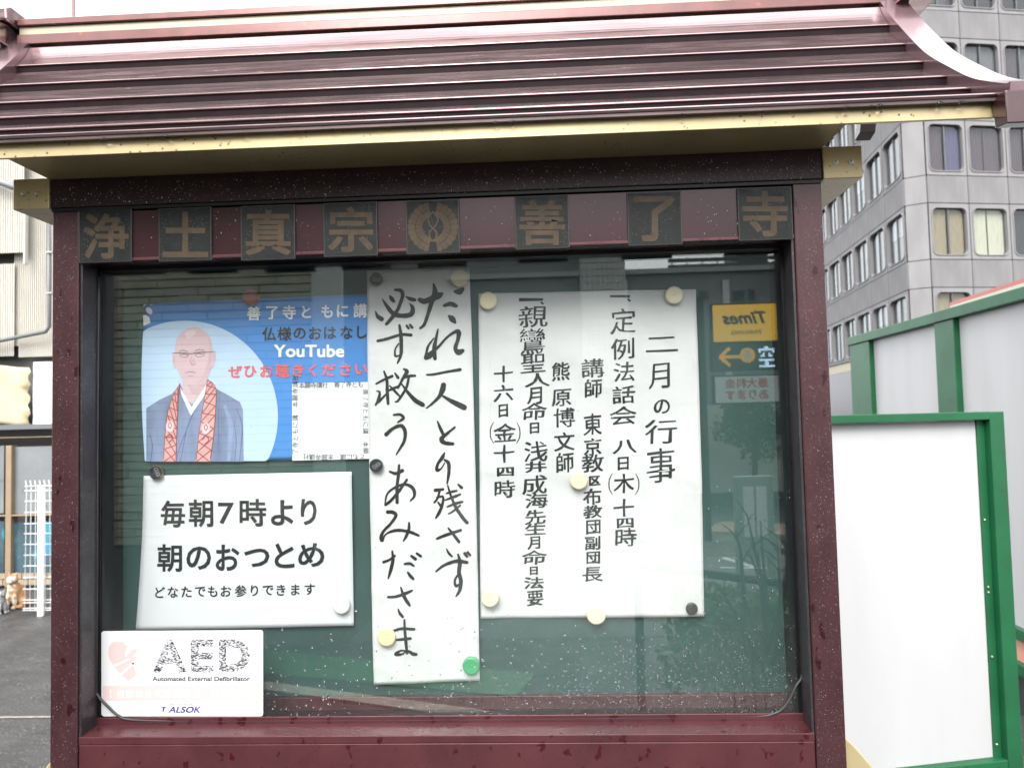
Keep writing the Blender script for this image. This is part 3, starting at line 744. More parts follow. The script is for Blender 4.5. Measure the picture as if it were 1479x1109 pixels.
# ---- large calligraphy
ca = thing('calligraphy_sheet', 'tall narrow white paper with large hand-brushed black calligraphy in two columns', 'calligraphy')
_, mp2 = make_paper(ca, M_WASHI, [(530, 391), (678, 388), (693, 982), (540, 989)], (-1, 1.5), 0.0021, 21, nx=30, nz=110, y=BY - .0022)
A = [  # coordinates in a 3.36x enlargement, origin (520,370)
 [(290,212,10),(312,220,13),(345,208,14),(380,192,16),(396,184,10)], [(358,137,5),(364,175,13),(350,218,12),(332,275,9),(313,330,8),(293,350,6)],
 [(408,240,7),(440,231,11),(466,241,9)], [(432,290,7),(447,304,15),(460,320,8)], [(462,172,8),(482,172,15),(498,160,10)],
 [(378,355,4),(369,400,7),(360,450,11),(364,497,9)], [(358,398,3),(332,435,6),(322,470,6),(318,496,8),(345,480,12),(362,462,8)], [(335,476,9),(380,440,7),(420,395,6),(458,368,8),(478,368,12),(474,405,10),(462,445,10),(476,465,14),(497,458,10)],
 [(325,576,5),(360,573,6),(420,561,6),(485,550,8)], [(405,625,13),(400,650,13),(384,682,9),(352,714,6),(322,738,3)], [(392,672,4),(430,695,9),(470,716,13),(506,734,14)],
 [(377,802,4),(390,835,8),(403,862,8)], [(460,830,5),(425,858,7),(395,887,11),(412,905,10),(450,910,8)],
 [(410,954,4),(400,976,9),(378,1008,7),(374,1036,9),(394,1030,4),(412,1002,3)], [(412,988,6),(430,1004,9),(432,1050,8),(424,1102,4)],
 [(172,165,6),(200,168,9),(208,192,9),(196,231,8),(182,264,9),(152,304,9),(129,330,8)], [(109,208,2),(132,244,9),(165,281,11),(211,290,11),(250,281,12),(256,251,10),(242,231,3)], [(76,268,3),(86,292,9),(106,306,11)], [(145,192,3),(154,206,10),(165,220,8)], [(224,198,3),(245,208,10),(266,213,9)],
 [(88,412,7),(130,402,7),(200,381,7),(248,383,8)], [(192,335,6),(199,385,9),(201,440,9),(199,480,8),(183,520,4)], [(188,425,4),(172,452,4),(173,485,6),(192,482,4)], [(227,338,6),(236,350,7)], [(243,333,6),(254,347,7)],
 [(80,620,4),(115,601,6),(158,582,7)], [(119,560,5),(132,600,7),(134,660,8),(138,716,7)], [(78,722,4),(92,696,8),(98,660,5),(84,655,3)], [(92,708,6),(128,670,5)], [(140,652,5),(168,640,7),(195,627,3)], [(145,628,3),(170,655,7),(192,678,5)], [(171,568,4),(186,590,8)],
 [(214,548,5),(229,560,10),(207,598,7),(186,640,5)], [(205,594,5),(240,582,7),(268,580,6)], [(238,588,6),(225,640,7),(186,700,6),(172,706,3)], [(203,620,4),(236,664,8),(270,700,11),(306,721,11)],
 [(165,770,5),(195,768,7),(211,785,8),(184,806,4)], [(128,864,10),(160,836,8),(200,822,9),(219,850,9),(215,895,8),(196,930,6),(176,962,3)],
]
Bq = [  # origin (520,680)
 [(145,2,5),(175,12,8),(206,-2,9)], [(190,-28,6),(187,20,8),(181,80,8),(182,152,8)], [(228,42,6),(192,95,7),(152,142,7),(126,162,7)], [(122,166,3),(133,112,5),(170,80,6),(220,64,7),(258,84,9),(265,120,7),(247,143,4)],
 [(135,198,9),(160,199,9),(176,215,8),(150,255,7),(116,290,7),(103,322,9),(110,338,6),(124,308,4),(160,290,7),(200,286,8),(250,296,8),(286,311,6)], [(240,250,5),(239,280,8),(226,314,7),(212,338,4)],
 [(115,441,7),(145,429,6),(170,410,6)], [(158,388,5),(161,430,8),(150,480,8),(138,520,4)], [(218,449,6),(244,447,7),(262,458,5)], [(234,490,5),(245,506,8),(260,521,7)], [(252,411,7),(270,425,8)], [(277,398,6),(296,411,7)],
 [(140,608,6),(180,605,7),(225,590,8),(255,577,5)], [(200,562,4),(211,595,8),(228,625,9),(244,648,6)], [(188,665,3),(195,685,7),(210,703,7)],
 [(166,771,6),(205,761,7),(266,763,7)], [(172,816,4),(205,813,7),(248,808,7)], [(218,718,5),(220,770,7),(225,830,8),(230,882,6)], [(232,872,6),(200,868,5),(175,886,9),(205,886,6),(236,872,7),(258,884,9),(274,886,8)],
 [(366,93,8),(404,88,7)], [(388,94,6),(378,130,6),(362,152,5)], [(374,128,5),(404,124,6),(400,165,7),(386,200,8),(370,226,5)], [(380,150,4),(392,166,7)], [(420,108,4),(448,99,6),(470,95,5)], [(415,140,4),(460,123,7),(488,112,5)], [(425,172,4),(465,156,7),(498,148,6)],
 [(427,70,4),(440,112,6),(465,172,8),(500,225,9),(521,249,9)], [(488,165,5),(452,194,5),(430,206,3)], [(478,65,5),(494,80,8)],
 [(375,326,6),(420,308,8),(490,285,7)], [(430,275,4),(451,300,7),(482,341,8)], [(422,375,3),(432,395,6),(448,412,5)],
 [(370,485,5),(410,455,7),(470,435,9),(520,441,9)], [(478,402,5),(486,440,9),(481,490,10),(490,530,10),(485,575,9),(467,606,4)], [(478,498,5),(461,528,6),(466,556,7),(484,546,4)], [(510,397,8),(520,411,7)], [(524,392,7),(536,405,6)],
]
mbR = MB(); mbL = MB()
for st in A: stroke(mbR if st[0][0] > 270 else mbL, st, mp2, 520, 370, 3.36)
for st in Bq: stroke(mbR if min(p[0] for p in st) > 330 else mbL, st, mp2, 520, 680, 3.36)
mbR.build('brush_writing', M_SUMI, ca); mbL.build('brush_writing', M_SUMI, ca)

# ---- events of the month
ev = thing('event_notice', 'wide white sheet hand-brushed with the events of the second month, at right in the case', 'notice')
_, mp3 = make_paper(ev, M_PAPER, [(691, 424), (1005, 418), (1017, 890), (694, 894)], (0, 1), 0.0023, 34, nx=64, nz=90, y=BY - .0005)
cols = [
 [('二',955.7,497.5,47,23),('月',952,543,31,39),('の',955.7,587,24,21),('行',954.5,623.6,47,35),('事',954,672,41,50)],
 [('一',895,428.5,29,4),('、',908,434,6,5),('定',899,465,37,38),('例',899,504,34,32),('法',901,537,31,29),('話',901,570,33,27),('会',900,600,39,27),('八',902,645,35,21),('日',900,669,16,20),('木',901,698,30,28),('十',901,733,30,26),('四',903,755,25,15),('時',904,775,31,27)],
 [('講',856,532,33,28),('師',857,561,25,27),('東',856,613,27,32),('京',856,645,26,25),('教',856,669,32,26),('区',859,694,17,15),('布',855,717,27,24),('教',856,739,28,20),('団',857,761,21,22),('副',856,784,23,21),('団',857,805,20,19),('長',856,829,30,22)],
 [('熊',810,537,26,28),('原',811,574,29,26),('博',815,603,31,29),('文',815,638,30,28),('師',816,668,25,29)],
 [('一',767,433,35,5),('、',783,438,6,5),('親',770,458,42,31),('鸞',769,493,37,38),('聖',770,525,36,29),('人',776,549,37,21),('月',772,571,22,26),('命',772,594,37,25),('日',772,618,14,17),('浅',774,652,34,30),('井',774,674,31,17),('成',772,700,36,29),('海',775,723,33,22),('先',773,747,31,22),('生',773,764,31,18),('月',771,784,19,20),('命',772,805,37,21),('日',771,824,12,13),('法',771,842,29,18),('要',773,864,24,24)],
 [('十',727,540,28,24),('六',727,568,29,25),('日',727,593,14,20),('金',729,625,33,27),('十',728,655,30,26),('四',730,681,25,14),('時',729,706,30,26)],
]
for i, c in enumerate(cols):
    mb = MB(); px_glyphs(mb, c, mp3, off=0.0, brush=True)
    for (pc, py, ph_) in ([(901, 699, 15)] if i == 1 else [(729.5, 625, 15)] if i == 5 else []):
        for s in (-1, 1):
            stroke(mb, [(pc + s * 17, py - ph_, .45), (pc + s * 21, py - ph_ * .4, .75), (pc + s * 21, py + ph_ * .4, .75), (pc + s * 16.5, py + ph_, .45)], mp3)
    mb.build('brush_writing', M_SUMI, ev)
# faint pencil grid and folds on the sheet
mb = MB()
for x in (706, 727.5, 750, 795.5, 839, 882.5, 926, 971, 1000):
    for k in range(12):
        y0 = 424 + k * 38.5; y1 = y0 + 37
        xx = x + (y0 - 424) * 0.012
        mb.add([mp3(xx, y0, .00035), mp3(xx + .35, y0, .00035), mp3(xx + .35, y1, .00035), mp3(xx, y1, .00035)], [(0, 1, 2, 3)])
mb.build('pencil_lines', mat('pencil', (0.60, 0.61, 0.63), 0.7), ev)

# ---- AED sticker, on the outside of the pane
ae = thing('aed_sticker', 'white AED sticker with faded heart and pink band, lower left corner of the glass', 'sticker')
SY = MIRY - 0.0006
def smap(k): return lambda px, py: P(px, py, 1, SY - 0.00005 * k)
def rr(x0, y0, x1, y1, r, n=5):
    o = []
    for cx, cy, a0 in ((x1 - r, y0 + r, -90), (x1 - r, y1 - r, 0), (x0 + r, y1 - r, 90), (x0 + r, y0 + r, 180)):
        for k in range(n + 1):
            a_ = rad(a0 + 90 * k / n); o.append((cx + r * math.cos(a_), cy + r * math.sin(a_)))
    return o
base = rr(146.5, 909.5, 380, 1034, 4)
pts3 = []
for x, y_ in base:
    p = P(x, y_ + (1.5 if x < 260 and y_ < 960 else 0), 1, SY); pts3.append(p)
mb = MB(); n = len(pts3)
mb.add([tuple(p) for p in pts3] + [(p[0], MIRY - .0001, p[2]) for p in pts3], [tuple(range(n - 1, -1, -1))] + [(i, (i + 1) % n, n + (i + 1) % n, n + i) for i in range(n)])
mb.build('sticker_sheet', mat('sticker_white', (0.56, 0.56, 0.56), 0.3, 0, 0.5), ae)
def SQ(x, y_): return (130 + x / 5.478, 890 + y_ / 5.478)
heartc = mat('faded_red', (0.54, 0.40, 0.39), 0.4)
mb = MB()
h = [(145, 290), (150, 240), (175, 205), (215, 195), (260, 200), (296, 232), (340, 200), (385, 195), (425, 210), (455, 250), (458, 310), (440, 365), (400, 420), (350, 475), (302, 510), (250, 465), (190, 395), (155, 340)]
mb.add([smap(1)(*SQ(*p)) for p in h], [tuple(range(len(h)))])
mb.build('heart', heartc, ae)
mb = MB()
for q_ in ([(300, 235), (345, 205), (390, 200), (430, 220), (452, 262), (452, 315), (430, 372), (362, 450), (352, 395), (330, 368), (380, 310), (340, 320), (385, 255), (330, 260), (280, 325), (280, 280)],
           [(150, 420), (330, 345), (340, 352), (200, 470)][:0] or [(190, 380), (310, 328), (316, 340), (200, 396)], [(238, 452), (340, 362), (350, 372), (250, 464)]):
    mb.add([smap(2)(*SQ(*p)) for p in q_], [tuple(range(len(q_)))])
mb.build('heart_bolt', mat('sticker_white', (0.52,) * 3), ae)
mb = MB(); mb.add([smap(1)(*SQ(*p)) for p in [(100, 548), (1360, 538), (1360, 658), (100, 668)]], [(0, 1, 2, 3)])
mb.build('pink_band', mat('faded_pink', (0.54, 0.435, 0.425), 0.4), ae)
# broken black print of the big letters: short slanted dashes inside the letters
hat = bpy.data.materials.new('broken_print'); hat.use_nodes = True; n_ = hat.node_tree; bb = n_.nodes['Principled BSDF']
tcn = n_.nodes.new('ShaderNodeTexCoord'); mpn = n_.nodes.new('ShaderNodeMapping'); mpn.inputs['Rotation'].default_value = (0, rad(38), 0); mpn.inputs['Scale'].default_value = (1.0, 1, 2.6)
noi = n_.nodes.new('ShaderNodeTexNoise'); noi.inputs['Scale'].default_value = 360; noi.inputs['Detail'].default_value = 1
mr = n_.nodes.new('ShaderNodeMapRange'); mr.inputs[1].default_value = 0.475; mr.inputs[2].default_value = 0.53
mxn = n_.nodes.new('ShaderNodeMix'); mxn.data_type = 'RGBA'; mxn.inputs[6].default_value = (0.50, 0.50, 0.51, 1); mxn.inputs[7].default_value = (0.02, 0.02, 0.03, 1)
n_.links.new(tcn.outputs['Object'], mpn.inputs[0]); n_.links.new(mpn.outputs[0], noi.inputs[0]); n_.links.new(noi.outputs[0], mr.inputs[0]); n_.links.new(mr.outputs[0], mxn.inputs[0]); n_.links.new(mxn.outputs[2], bb.inputs['Base Color'])
mb = MB(); px_glyphs(mb, [('A', *SQ(632, 315), 49, 47), ('E', *SQ(887, 312), 33, 47), ('D', *SQ(1143, 308), 45, 47)], smap(2), off=0.045)
mb.build('aed_lettering', hat, ae)
mb = MB(); px_glyphs(mb, [('Automated External Defibrillator', *SQ(880, 492), 141, 6.8)], smap(2), off=0.03)
mb.build('small_lettering', mat('sticker_grey_print', (0.03, 0.03, 0.03)), ae)
mb = MB(); px_glyphs(mb, line_items('【自動体外式除細動器　設置施設】', *SQ(130, 612), *SQ(1325, 604), 12.6), smap(2))
mb.build('band_lettering', mat('sticker_white', (0.52,) * 3), ae)
mb = MB(); vs_, d_, fs_, nr_ = glyph('ALSOK', 0.03)
cx_, cy_ = SQ(752, 736)
mb.add([smap(2)(cx_ + (v[0] / d_[0] * 46) + v[1] / d_[1] * 3.0, cy_ - v[1] / d_[1] * 9) for v in vs_], fs_)
mb.add([smap(2)(*SQ(*p)) for p in [(560, 715), (612, 712), (590, 722), (582, 752), (572, 752), (578, 724)]], [tuple(range(6))])
px_glyphs(mb, [('Always Security OK', *SQ(722, 697), 33, 2.6)], smap(2))
mb.build('logo_lettering', mat('sticker_navy', (0.03, 0.025, 0.16)), ae)

# =================================================================== MAGNETS
def magnet(name, label, px, py, dpx, col, rough=0.35, y=BY - 0.0070, group='round magnets', rim=None, scrib=None, th=0.006):
    c = P(px, py, 1, y); r = dpx / 2 / F_PX * (y - CAM[1])
    m = mat('magnet_' + '_'.join('%d' % (v * 100) for v in col), col, rough, 0, 0.5, vary=0.05, vscale=60, coat=0.15)
    root = thing(name, label, 'magnet', tuple(c), group)
    prof = [(r, 0.0), (r, -th * .62), (r * .95, -th * .86), (r * .84, -th), (0, -th)] if not rim else [(r, 0), (r, -th), (r * .93, -th * 1.02), (r * .90, -th * .92), (0, -th * .92)]
    n = 28; mb = MB()
    for (rr_, yy) in prof[:-1]:
        for k in range(n):
            a_ = 2 * math.pi * k / n; mb.v.append((c[0] + rr_ * math.cos(a_), c[1] + yy, c[2] + rr_ * math.sin(a_)))
    for j in range(len(prof) - 2):
        for k in range(n): mb.f.append((j * n + k, j * n + (k + 1) % n, (j + 1) * n + (k + 1) % n, (j + 1) * n + k))
    e = (len(prof) - 2) * n; mb.f.append(tuple(e + k for k in range(n)))
    fm = None
    ob = mb.build('magnet_body', m, root, smooth=False, mats=[rim] if rim else None, fm=([1] * (2 * n) + [0] * (len(mb.f) - 2 * n)) if rim else None)
    if not rim and not scrib:     # moulding pip
        MB().ell((c[0], c[1] - th, c[2]), (r * .13, .0005, r * .13), 8, 6).build('moulding_pip', m, root, smooth=True)
    if scrib:
        t, rot = scrib
        yy = c[1] - th * (0.92 if rim else 1.0) - .0002
        f = lambda X, Y: P(X, Y, 1, yy)
        mb = MB(); px_glyphs(mb, [(t, px, py, dpx * .66, dpx * .30)], f, rot=rot, off=-0.01)
        mb.build('scribble', mat('silver_marker', (0.45, 0.44, 0.40), 0.4), root)
    return root
CR = (0.80, 0.72, 0.48)
magnet('magnet', 'cream magnet at the top right corner of the tall calligraphy sheet', 664, 402, 26, CR, group=None, y=BY - .0100)
magnet('magnet', 'cream magnet at the top left corner of the events notice', 705, 435, 26, CR, group=None)
magnet('magnet', 'cream magnet at the top right corner of the events notice', 973, 427, 26, CR, group=None)
magnet('magnet', 'cream magnet in the middle of the events notice among its writing', 836, 694, 25, CR, group=None)
magnet('magnet', 'cream magnet at the lower left corner of the events notice', 708, 863, 25, CR, group=None)
magnet('magnet', 'cream magnet at the middle of the bottom edge of the events notice', 861, 887, 27, CR, group=None)
magnet('magnet', 'small dark grey magnet at the lower right corner of the events notice', 999, 878, 16.5, (0.055, 0.055, 0.06), 0.4, group=None, th=.004)
magnet('magnet', 'white magnet at the lower right corner of the morning service sheet', 494, 873, 25, (0.78, 0.77, 0.73), group=None)
magnet('magnet', 'yellowish cream magnet near the bottom left of the calligraphy sheet', 559, 919, 26, (0.80, 0.68, 0.38), group=None, y=BY - .0100)
magnet('magnet', 'green magnet at the bottom right corner of the calligraphy sheet', 681, 960, 25, (0.045, 0.34, 0.13), group=None, y=BY - .0100)
gold_rim = mat('magnet_gold_rim', (0.35, 0.28, 0.14), 0.3, 0.8)
grey_rim = mat('magnet_grey_rim', (0.12, 0.12, 0.12), 0.35, 0.6)
magnet('badge_magnet', 'dark badge magnet at the top left corner of the calligraphy sheet', 544, 404, 19.5, (0.02, 0.02, 0.026), 0.3, group=None, rim=grey_rim, scrib=('OiXX', 0.1), th=.004, y=BY - .0100)
magnet('badge_magnet', 'dark badge magnet halfway down the left edge of the calligraphy sheet', 544, 672, 19.5, (0.02, 0.02, 0.03), 0.3, group=None, rim=grey_rim, scrib=('OiXX', -0.6), th=.004, y=BY - .0100)
magnet('badge_magnet', 'navy badge magnet with gold rim between the poster and the morning sheet', 227, 682, 20.5, (0.012, 0.018, 0.04), 0.3, group=None, rim=gold_rim, scrib=('OiXX', 1.2), th=.004)
magnet('magnet', 'dull red magnet above the top edge of the blue poster', 363, 430, 24, (0.22, 0.05, 0.04), group=None)

# =================================================================== WATER on the board
def region(x0, y0, x1, y1, y, bias=None):
    def f():
        for _ in range(20):
            px = random.uniform(x0, x1); py = random.uniform(y0, y1)
            if bias is None or random.random() < bias(px, py): return tuple(P(px, py, 1, y))
        return None
    return f
mb = MB()
clump = lambda px, py: max(0.03, min(1, ((py - 870) / 150) ** 1.3)) * (0.35 + 0.65 * min(1, abs(px - 560) / 500)) if py > 870 else 0.02
drops(mb, region(385, 870, 1150, 1034, MIRY - .0001, clump), 1500, 0.0003, 0.0016, power=3.2, elong=1.3)
drops(mb, region(820, 920, 1150, 1034, MIRY - .0001, clump), 1300, 0.00025, 0.0012, power=2.6)
drops(mb, region(1010, 700, 1140, 1000, MIRY - .0001), 240, 0.0004, 0.0013, power=3)
drops(mb, region(150, 400, 1140, 1000, MIRY - .0001), 110, 0.0003, 0.0008, power=3)
stuff(mb.build('water_drops', M_DROP, nb, smooth=True))
mb = MB()
drops(mb, region(70, 222, 1190, 300, -0.0046, lambda px, py: 1.0 if (262 - .036 * (px - 75)) + 3 < py < (299 - .0335 * (px - 75)) else 0.0), 800, 0.0003, 0.0008, power=2.8, elong=1.6)
drops(mb, region(190, 270, 1150, 380, 0.0014, lambda px, py: 0.5 if (304 - .0335 * (px - 75)) < py < (378 - .032 * (px - 115)) else 0.0), 300, 0.0003, 0.0010, power=2.5, elong=1.4)
drops(mb, region(76, 310, 112, 1100, -0.0001), 520, 0.0002, 0.00042, power=2.5, elong=1.8)
drops(mb, region(1160, 300, 1220, 1100, -0.0001, lambda px, py: 1.0 if 1153 + (py - 300) * .036 < px < 1186 + (py - 300) * .046 else 0.0), 520, 0.0002, 0.00042, power=2.5, elong=1.8)
stuff(mb.build('sleet_grains', M_SLEET, nb, smooth=True))
mb = MB()
for px, s_ in ((1222, .0035), (1258, .0030), (1271, .0042), (1357, .0046), (1389, .0042), (715, .003), (740, .0034), (655, .002), (150, .0034), (240, .003), (480, .002), (985, .0024), (1100, .002), (350, .0025), (430, .002)):
    yy = 206 - px * 0.0417
    c = P(px, yy, 1, -0.0955); mb.ell((c[0], c[1] , 1.9505), (s_, .0028, s_ * .72), 10, 8)
stuff(mb.build('eave_drops', M_DROP, nb, smooth=True))

# =================================================================== BACKGROUND RIGHT: green framed hoardings
def frame_axes(deg):     # direction measured clockwise from +y, in degrees
    a_ = rad(deg); u = np.array([math.sin(a_), math.cos(a_), 0.0]); n = np.array([math.cos(a_), -math.sin(a_), 0.0]); return u, n
def obox(mb, o, u, n, u0, u1, n0, n1, z0, z1):
    vs = []
    for z in (z0, z1):
        for (a_, b_) in ((u0, n0), (u1, n0), (u1, n1), (u0, n1)):
            p = np.array([o[0], o[1], 0]) + u * a_ + n * b_; vs.append((p[0], p[1], z))
    return mb.add(vs, [(0, 3, 2, 1), (4, 5, 6, 7), (0, 1, 5, 4), (1, 2, 6, 5), (2, 3, 7, 6), (3, 0, 4, 7)])
u, n = frame_axes(77.3)
p0 = PD(1450, 594, 2.9)
def uz(px, py, o=p0, uu=None, nn=None):
    uu = u if uu is None else uu; nn = n if nn is None else nn
    p = PP(px, py, o, nn); return float(np.dot(p - o, uu)), float(p[2])
nf = thing('hoarding', 'white hoarding panel in a green steel frame right beside the notice board', 'hoarding', (p0[0], p0[1], 0), 'green framed hoardings')
ztop = p0[2]; zrb = uz(1430, 605)[1]
uL = uz(1130, 700)[0]; up0 = uz(1418, 605)[0]; zb_ = uz(1449, 1098)[1]
Lp = (p0[0], p0[1])
# n points to the camera side when n0 is positive? (n = +x-ish, away) so camera side is negative along -n... tested with cameraside
camside = 1.0 if np.dot(CAM - p0, n) > 0 else -1.0
def nb_(a_, b_): return sorted((camside * a_, camside * b_))
mb = MB(); n0, n1 = nb_(-.05, 0.0); obox(mb, p0, u, n, up0 + .035, 0.0, n0, n1, 0, ztop); mb.build('post', M_GREEN, nf, bevel=.003)
mb = MB(); n0, n1 = nb_(-.045, -.028); obox(mb, p0, u, n, up0 + .001, up0 + .0345, n0, n1, 0, ztop - .03); mb.build('post_flange', M_GREEN, nf, bevel=.002)
mb = MB(); obox(mb, p0, u, n, uL - .05, uL, *nb_(-.05, 0), 0, ztop); mb.build('post', M_GREEN, nf, bevel=.003)
mb = MB(); obox(mb, p0, u, n, uL + .001, up0 + .034, *nb_(-.055, .002), ztop - .030, ztop + .001); mb.build('top_rail', M_GREEN, nf, bevel=.003)
mb = MB(); obox(mb, p0, u, n, uL + .001, up0 + .034, *nb_(-.055, .0), zb_ - .05, zb_); mb.build('bottom_rail', M_GREEN, nf, bevel=.003)
mb = MB(); obox(mb, p0, u, n, uL + .001, up0, *nb_(-.044, -.034), zb_ + .001, ztop - .031); mb.build('panel', M_WPANEL, nf)
for py in (752, 850, 858, 952, 1080):
    uu_, zz_ = uz(1420 + (py - 600) * .034, py); c = p0 + u * (up0 + .012) + n * camside * -.026
    MB().ell((c[0], c[1], zz_), (.005, .005, .005), 8, 6).build('bolt', M_STEEL, nf)

u2, n2 = frame_axes(1.1)
q0 = PD(1225, 488, 6.26)
rf = thing('hoarding', 'long white hoarding with green posts receding behind the nearer green framed panel', 'hoarding', (q0[0], q0[1], 0), 'green framed hoardings')
def uz2(px, py): return uz(px, py, q0, u2, n2)
cs2 = 1.0 if np.dot(CAM - q0, n2) > 0 else -1.0
def n2_(a_, b_): return sorted((cs2 * a_, cs2 * b_))
zt2 = q0[2]; un = uz2(1620, 400)[0]        # near end, beyond the frame
mb = MB(); obox(mb, q0, u2, n2, un, 0.0, *n2_(-.06, .012), zt2 - .065, zt2); mb.build('top_rail', M_GREEN, rf, bevel=.004)
ua = uz2(1257, 540)[0]
mb = MB(); obox(mb, q0, u2, n2, ua, -.02, *n2_(-.075, 0.0), 0, zt2 - .066); mb.build('post', M_GREEN, rf, bevel=.004)
for (xa, xb, yy) in ((1352, 1380, 530), (1560, 1605, 530)):
    ub, uc = uz2(xb, yy)[0], uz2(xa, yy)[0]
    mb = MB(); obox(mb, q0, u2, n2, min(ub, uc), max(ub, uc), *n2_(-.07, 0.0), 0, zt2 - .066); mb.build('post', M_GREEN, rf, bevel=.004)
zlo = uz2(1470, 908)[1]
e1 = uz2(1380, 530)[0]; e2 = uz2(1352, 530)[0]
mb = MB(); obox(mb, q0, u2, n2, e2 + .001, ua - .001, *n2_(-.05, -.035), zlo, zt2 - .066); mb.build('panel', M_WPANEL, rf)
e3 = uz2(1560, 530)[0]
mb = MB(); obox(mb, q0, u2, n2, min(e1, e3) + .001, max(e1, e3) - .001, *n2_(-.05, -.035), zlo, zt2 - .066); mb.build('panel', M_WPANEL, rf)
z1_ = uz2(1470, 925)[1]; z2_ = uz2(1470, 958)[1]; z3_ = uz2(1470, 975)[1]
mb = MB(); obox(mb, q0, u2, n2, un, -.03, *n2_(-.066, -.004), z1_, zlo - .001); mb.build('middle_rail', M_GREEN, rf, bevel=.003)
mb = MB(); obox(mb, q0, u2, n2, un, -.03, *n2_(-.05, -.035), z2_, z1_ - .001); mb.build('lower_panel', mat('salmon_panel', (0.62, 0.30, 0.22), 0.5, vary=0.1), rf)
mb = MB(); obox(mb, q0, u2, n2, un, -.03, *n2_(-.066, -.004), z3_, z2_ - .001); mb.build('bottom_rail', M_GREEN, rf, bevel=.003)
mb = MB(); obox(mb, q0, u2, n2, un, -.03, *n2_(-.06, -.04), 0, z3_ - .001); mb.build('kick_board', mat('dark_kick', (0.02, 0.03, 0.025), 0.6), rf)
# low roof behind with red and cream edge
s0 = PD(1372, 442, 6.6); s1 = PD(1479, 408, 4.9)
n_dir = (s1 - s0) / np.linalg.norm((s1 - s0)[:2]); 
cb = thing('canopy', 'thin red and cream canopy edge showing above the rear green rail', 'canopy', (s0[0], s0[1], 0))
uu3 = np.array([n_dir[0], n_dir[1], 0]); nn3 = np.array([-n_dir[1], n_dir[0], 0])
Lc = float(np.linalg.norm((s1 - s0)[:2]))
for nm, z0_, z1__, mm in (('red_edge', 0.0, .028, mat('canopy_red', (0.42, 0.07, 0.05), 0.5)), ('cream_edge', -.05, -.001, M_CREAM)):
    mb = MB(); obox(mb, s0, uu3, nn3, 0, Lc + 1.2, 0.0, 0.5, s0[2] + z0_, s0[2] + z1__)
    slope = (s1[2] - s0[2]) / Lc
    mb.v = [(x, y_, z + slope * float(np.dot(np.array([x, y_, 0]) - np.array([s0[0], s0[1], 0]), uu3))) for x, y_, z in mb.v]
    mb.build(nm, mm, cb)
for k in (0.15, 1.6):
    pcs = s0 + uu3 * k; MB().box(pcs[0] + .1, pcs[0] + .16, pcs[1] - .03, pcs[1] + .03, 0, s0[2] + slope * k - .05).build('canopy_post', M_GREEN, cb)

# =================================================================== GREY OFFICE TOWER
uF, nF = frame_axes(79.3); uS, nS = frame_axes(5.5)
Cn = PD(1341, 330, 30.5)
tw = thing('office_tower', 'grey concrete office building with round-cornered windows at upper right', 'building', (Cn[0], Cn[1], 0))
conc = mat('tower_concrete', (0.20, 0.195, 0.197), 0.75, 0, 0.3, vary=0.13, vscale=0.9, stretch=(1.6, 1.6, .5), bump=0.1, bscale=30)
conc2 = mat('tower_spandrel', (0.165, 0.161, 0.163), 0.75, 0, 0.3, vary=0.18, vscale=1.1, stretch=(1.6, 1.6, .4))
joint = mat('tower_joint', (0.12, 0.12, 0.12), 0.8)
tglass = mat('tower_glass', (0.045, 0.045, 0.05), 0.06, 0, 0.9)
tframe = mat('tower_window_frame', (0.10, 0.10, 0.105), 0.4, 0.3)
fl = 3.36; zwb = float(PP(1380, 375, Cn, nF)[2]); wb = 2.25      # sill line of a window band, its height
if np.dot(CAM - Cn, nF) < 0: nFc = -nF
else: nFc = nF
nSc = nS if np.dot(CAM - Cn, nS) > 0 else -nS
mod = 1.78
def local(o, uu, nn, a_, b_, z): p = np.array([o[0], o[1], 0]) + uu * a_ + nn * b_; return (p[0] - Cn[0], p[1] - Cn[1], z)
def win_panel(W_, H_, hw, hh, r, nseg=5):
    """concrete module with a round-cornered opening, local x/z, y<0 is outside"""
    inner = []
    for cx, cz, a0 in ((hw / 2 - r, hh / 2 - r, 0), (-hw / 2 + r, hh / 2 - r, 90), (-hw / 2 + r, -hh / 2 + r, 180), (hw / 2 - r, -hh / 2 + r, 270)):
        for k in range(nseg + 1):
            a_ = rad(a0 + 90 * k / nseg); inner.append((cx + r * math.cos(a_), cz + r * math.sin(a_)))
    outer = []
    for x, z in inner:
        s_ = min((W_ / 2) / max(abs(x), 1e-6), (H_ / 2) / max(abs(z), 1e-6)); outer.append((x * s_, z * s_))
    n = len(inner); rim = [(x * 1.045, z * 1.035) for x, z in inner]
    vs = [(x, 0, z) for x, z in outer] + [(x, 0, z) for x, z in rim] + [(x, -.035, z) for x, z in rim] + [(x, -.035, z) for x, z in inner] + [(x, .22, z) for x, z in inner]
    fs = []
    for j in range(4):
        for i in range(n):
            fs.append((j * n + i, j * n + (i + 1) % n, (j + 1) * n + (i + 1) % n, (j + 1) * n + i))
    corners = [(W_ / 2, 0, H_ / 2), (-W_ / 2, 0, H_ / 2), (-W_ / 2, 0, -H_ / 2), (W_ / 2, 0, -H_ / 2)]
    for c in corners:       # fill the corner triangles of the outer rectangle
        b0 = len(vs); vs.append(c)
        q_ = [i for i in range(n) if outer[i][0] * c[0] > 0 and outer[i][1] * c[2] > 0]
        q_.sort(key=lambda i: math.atan2(outer[i][1], outer[i][0]))
        for i, j in zip(q_, q_[1:]):
            a_, b_ = outer[i], outer[j]
            if abs(a_[0] - b_[0]) > 1e-6 and abs(a_[1] - b_[1]) > 1e-6: fs.append((b0, j, i))
    return vs, fs
def shared(name, vs, fs, m, smooth=False):
    me = bpy.data.meshes.new(name); me.from_pydata(vs, [], fs); me.materials.append(m); me.update(); return me
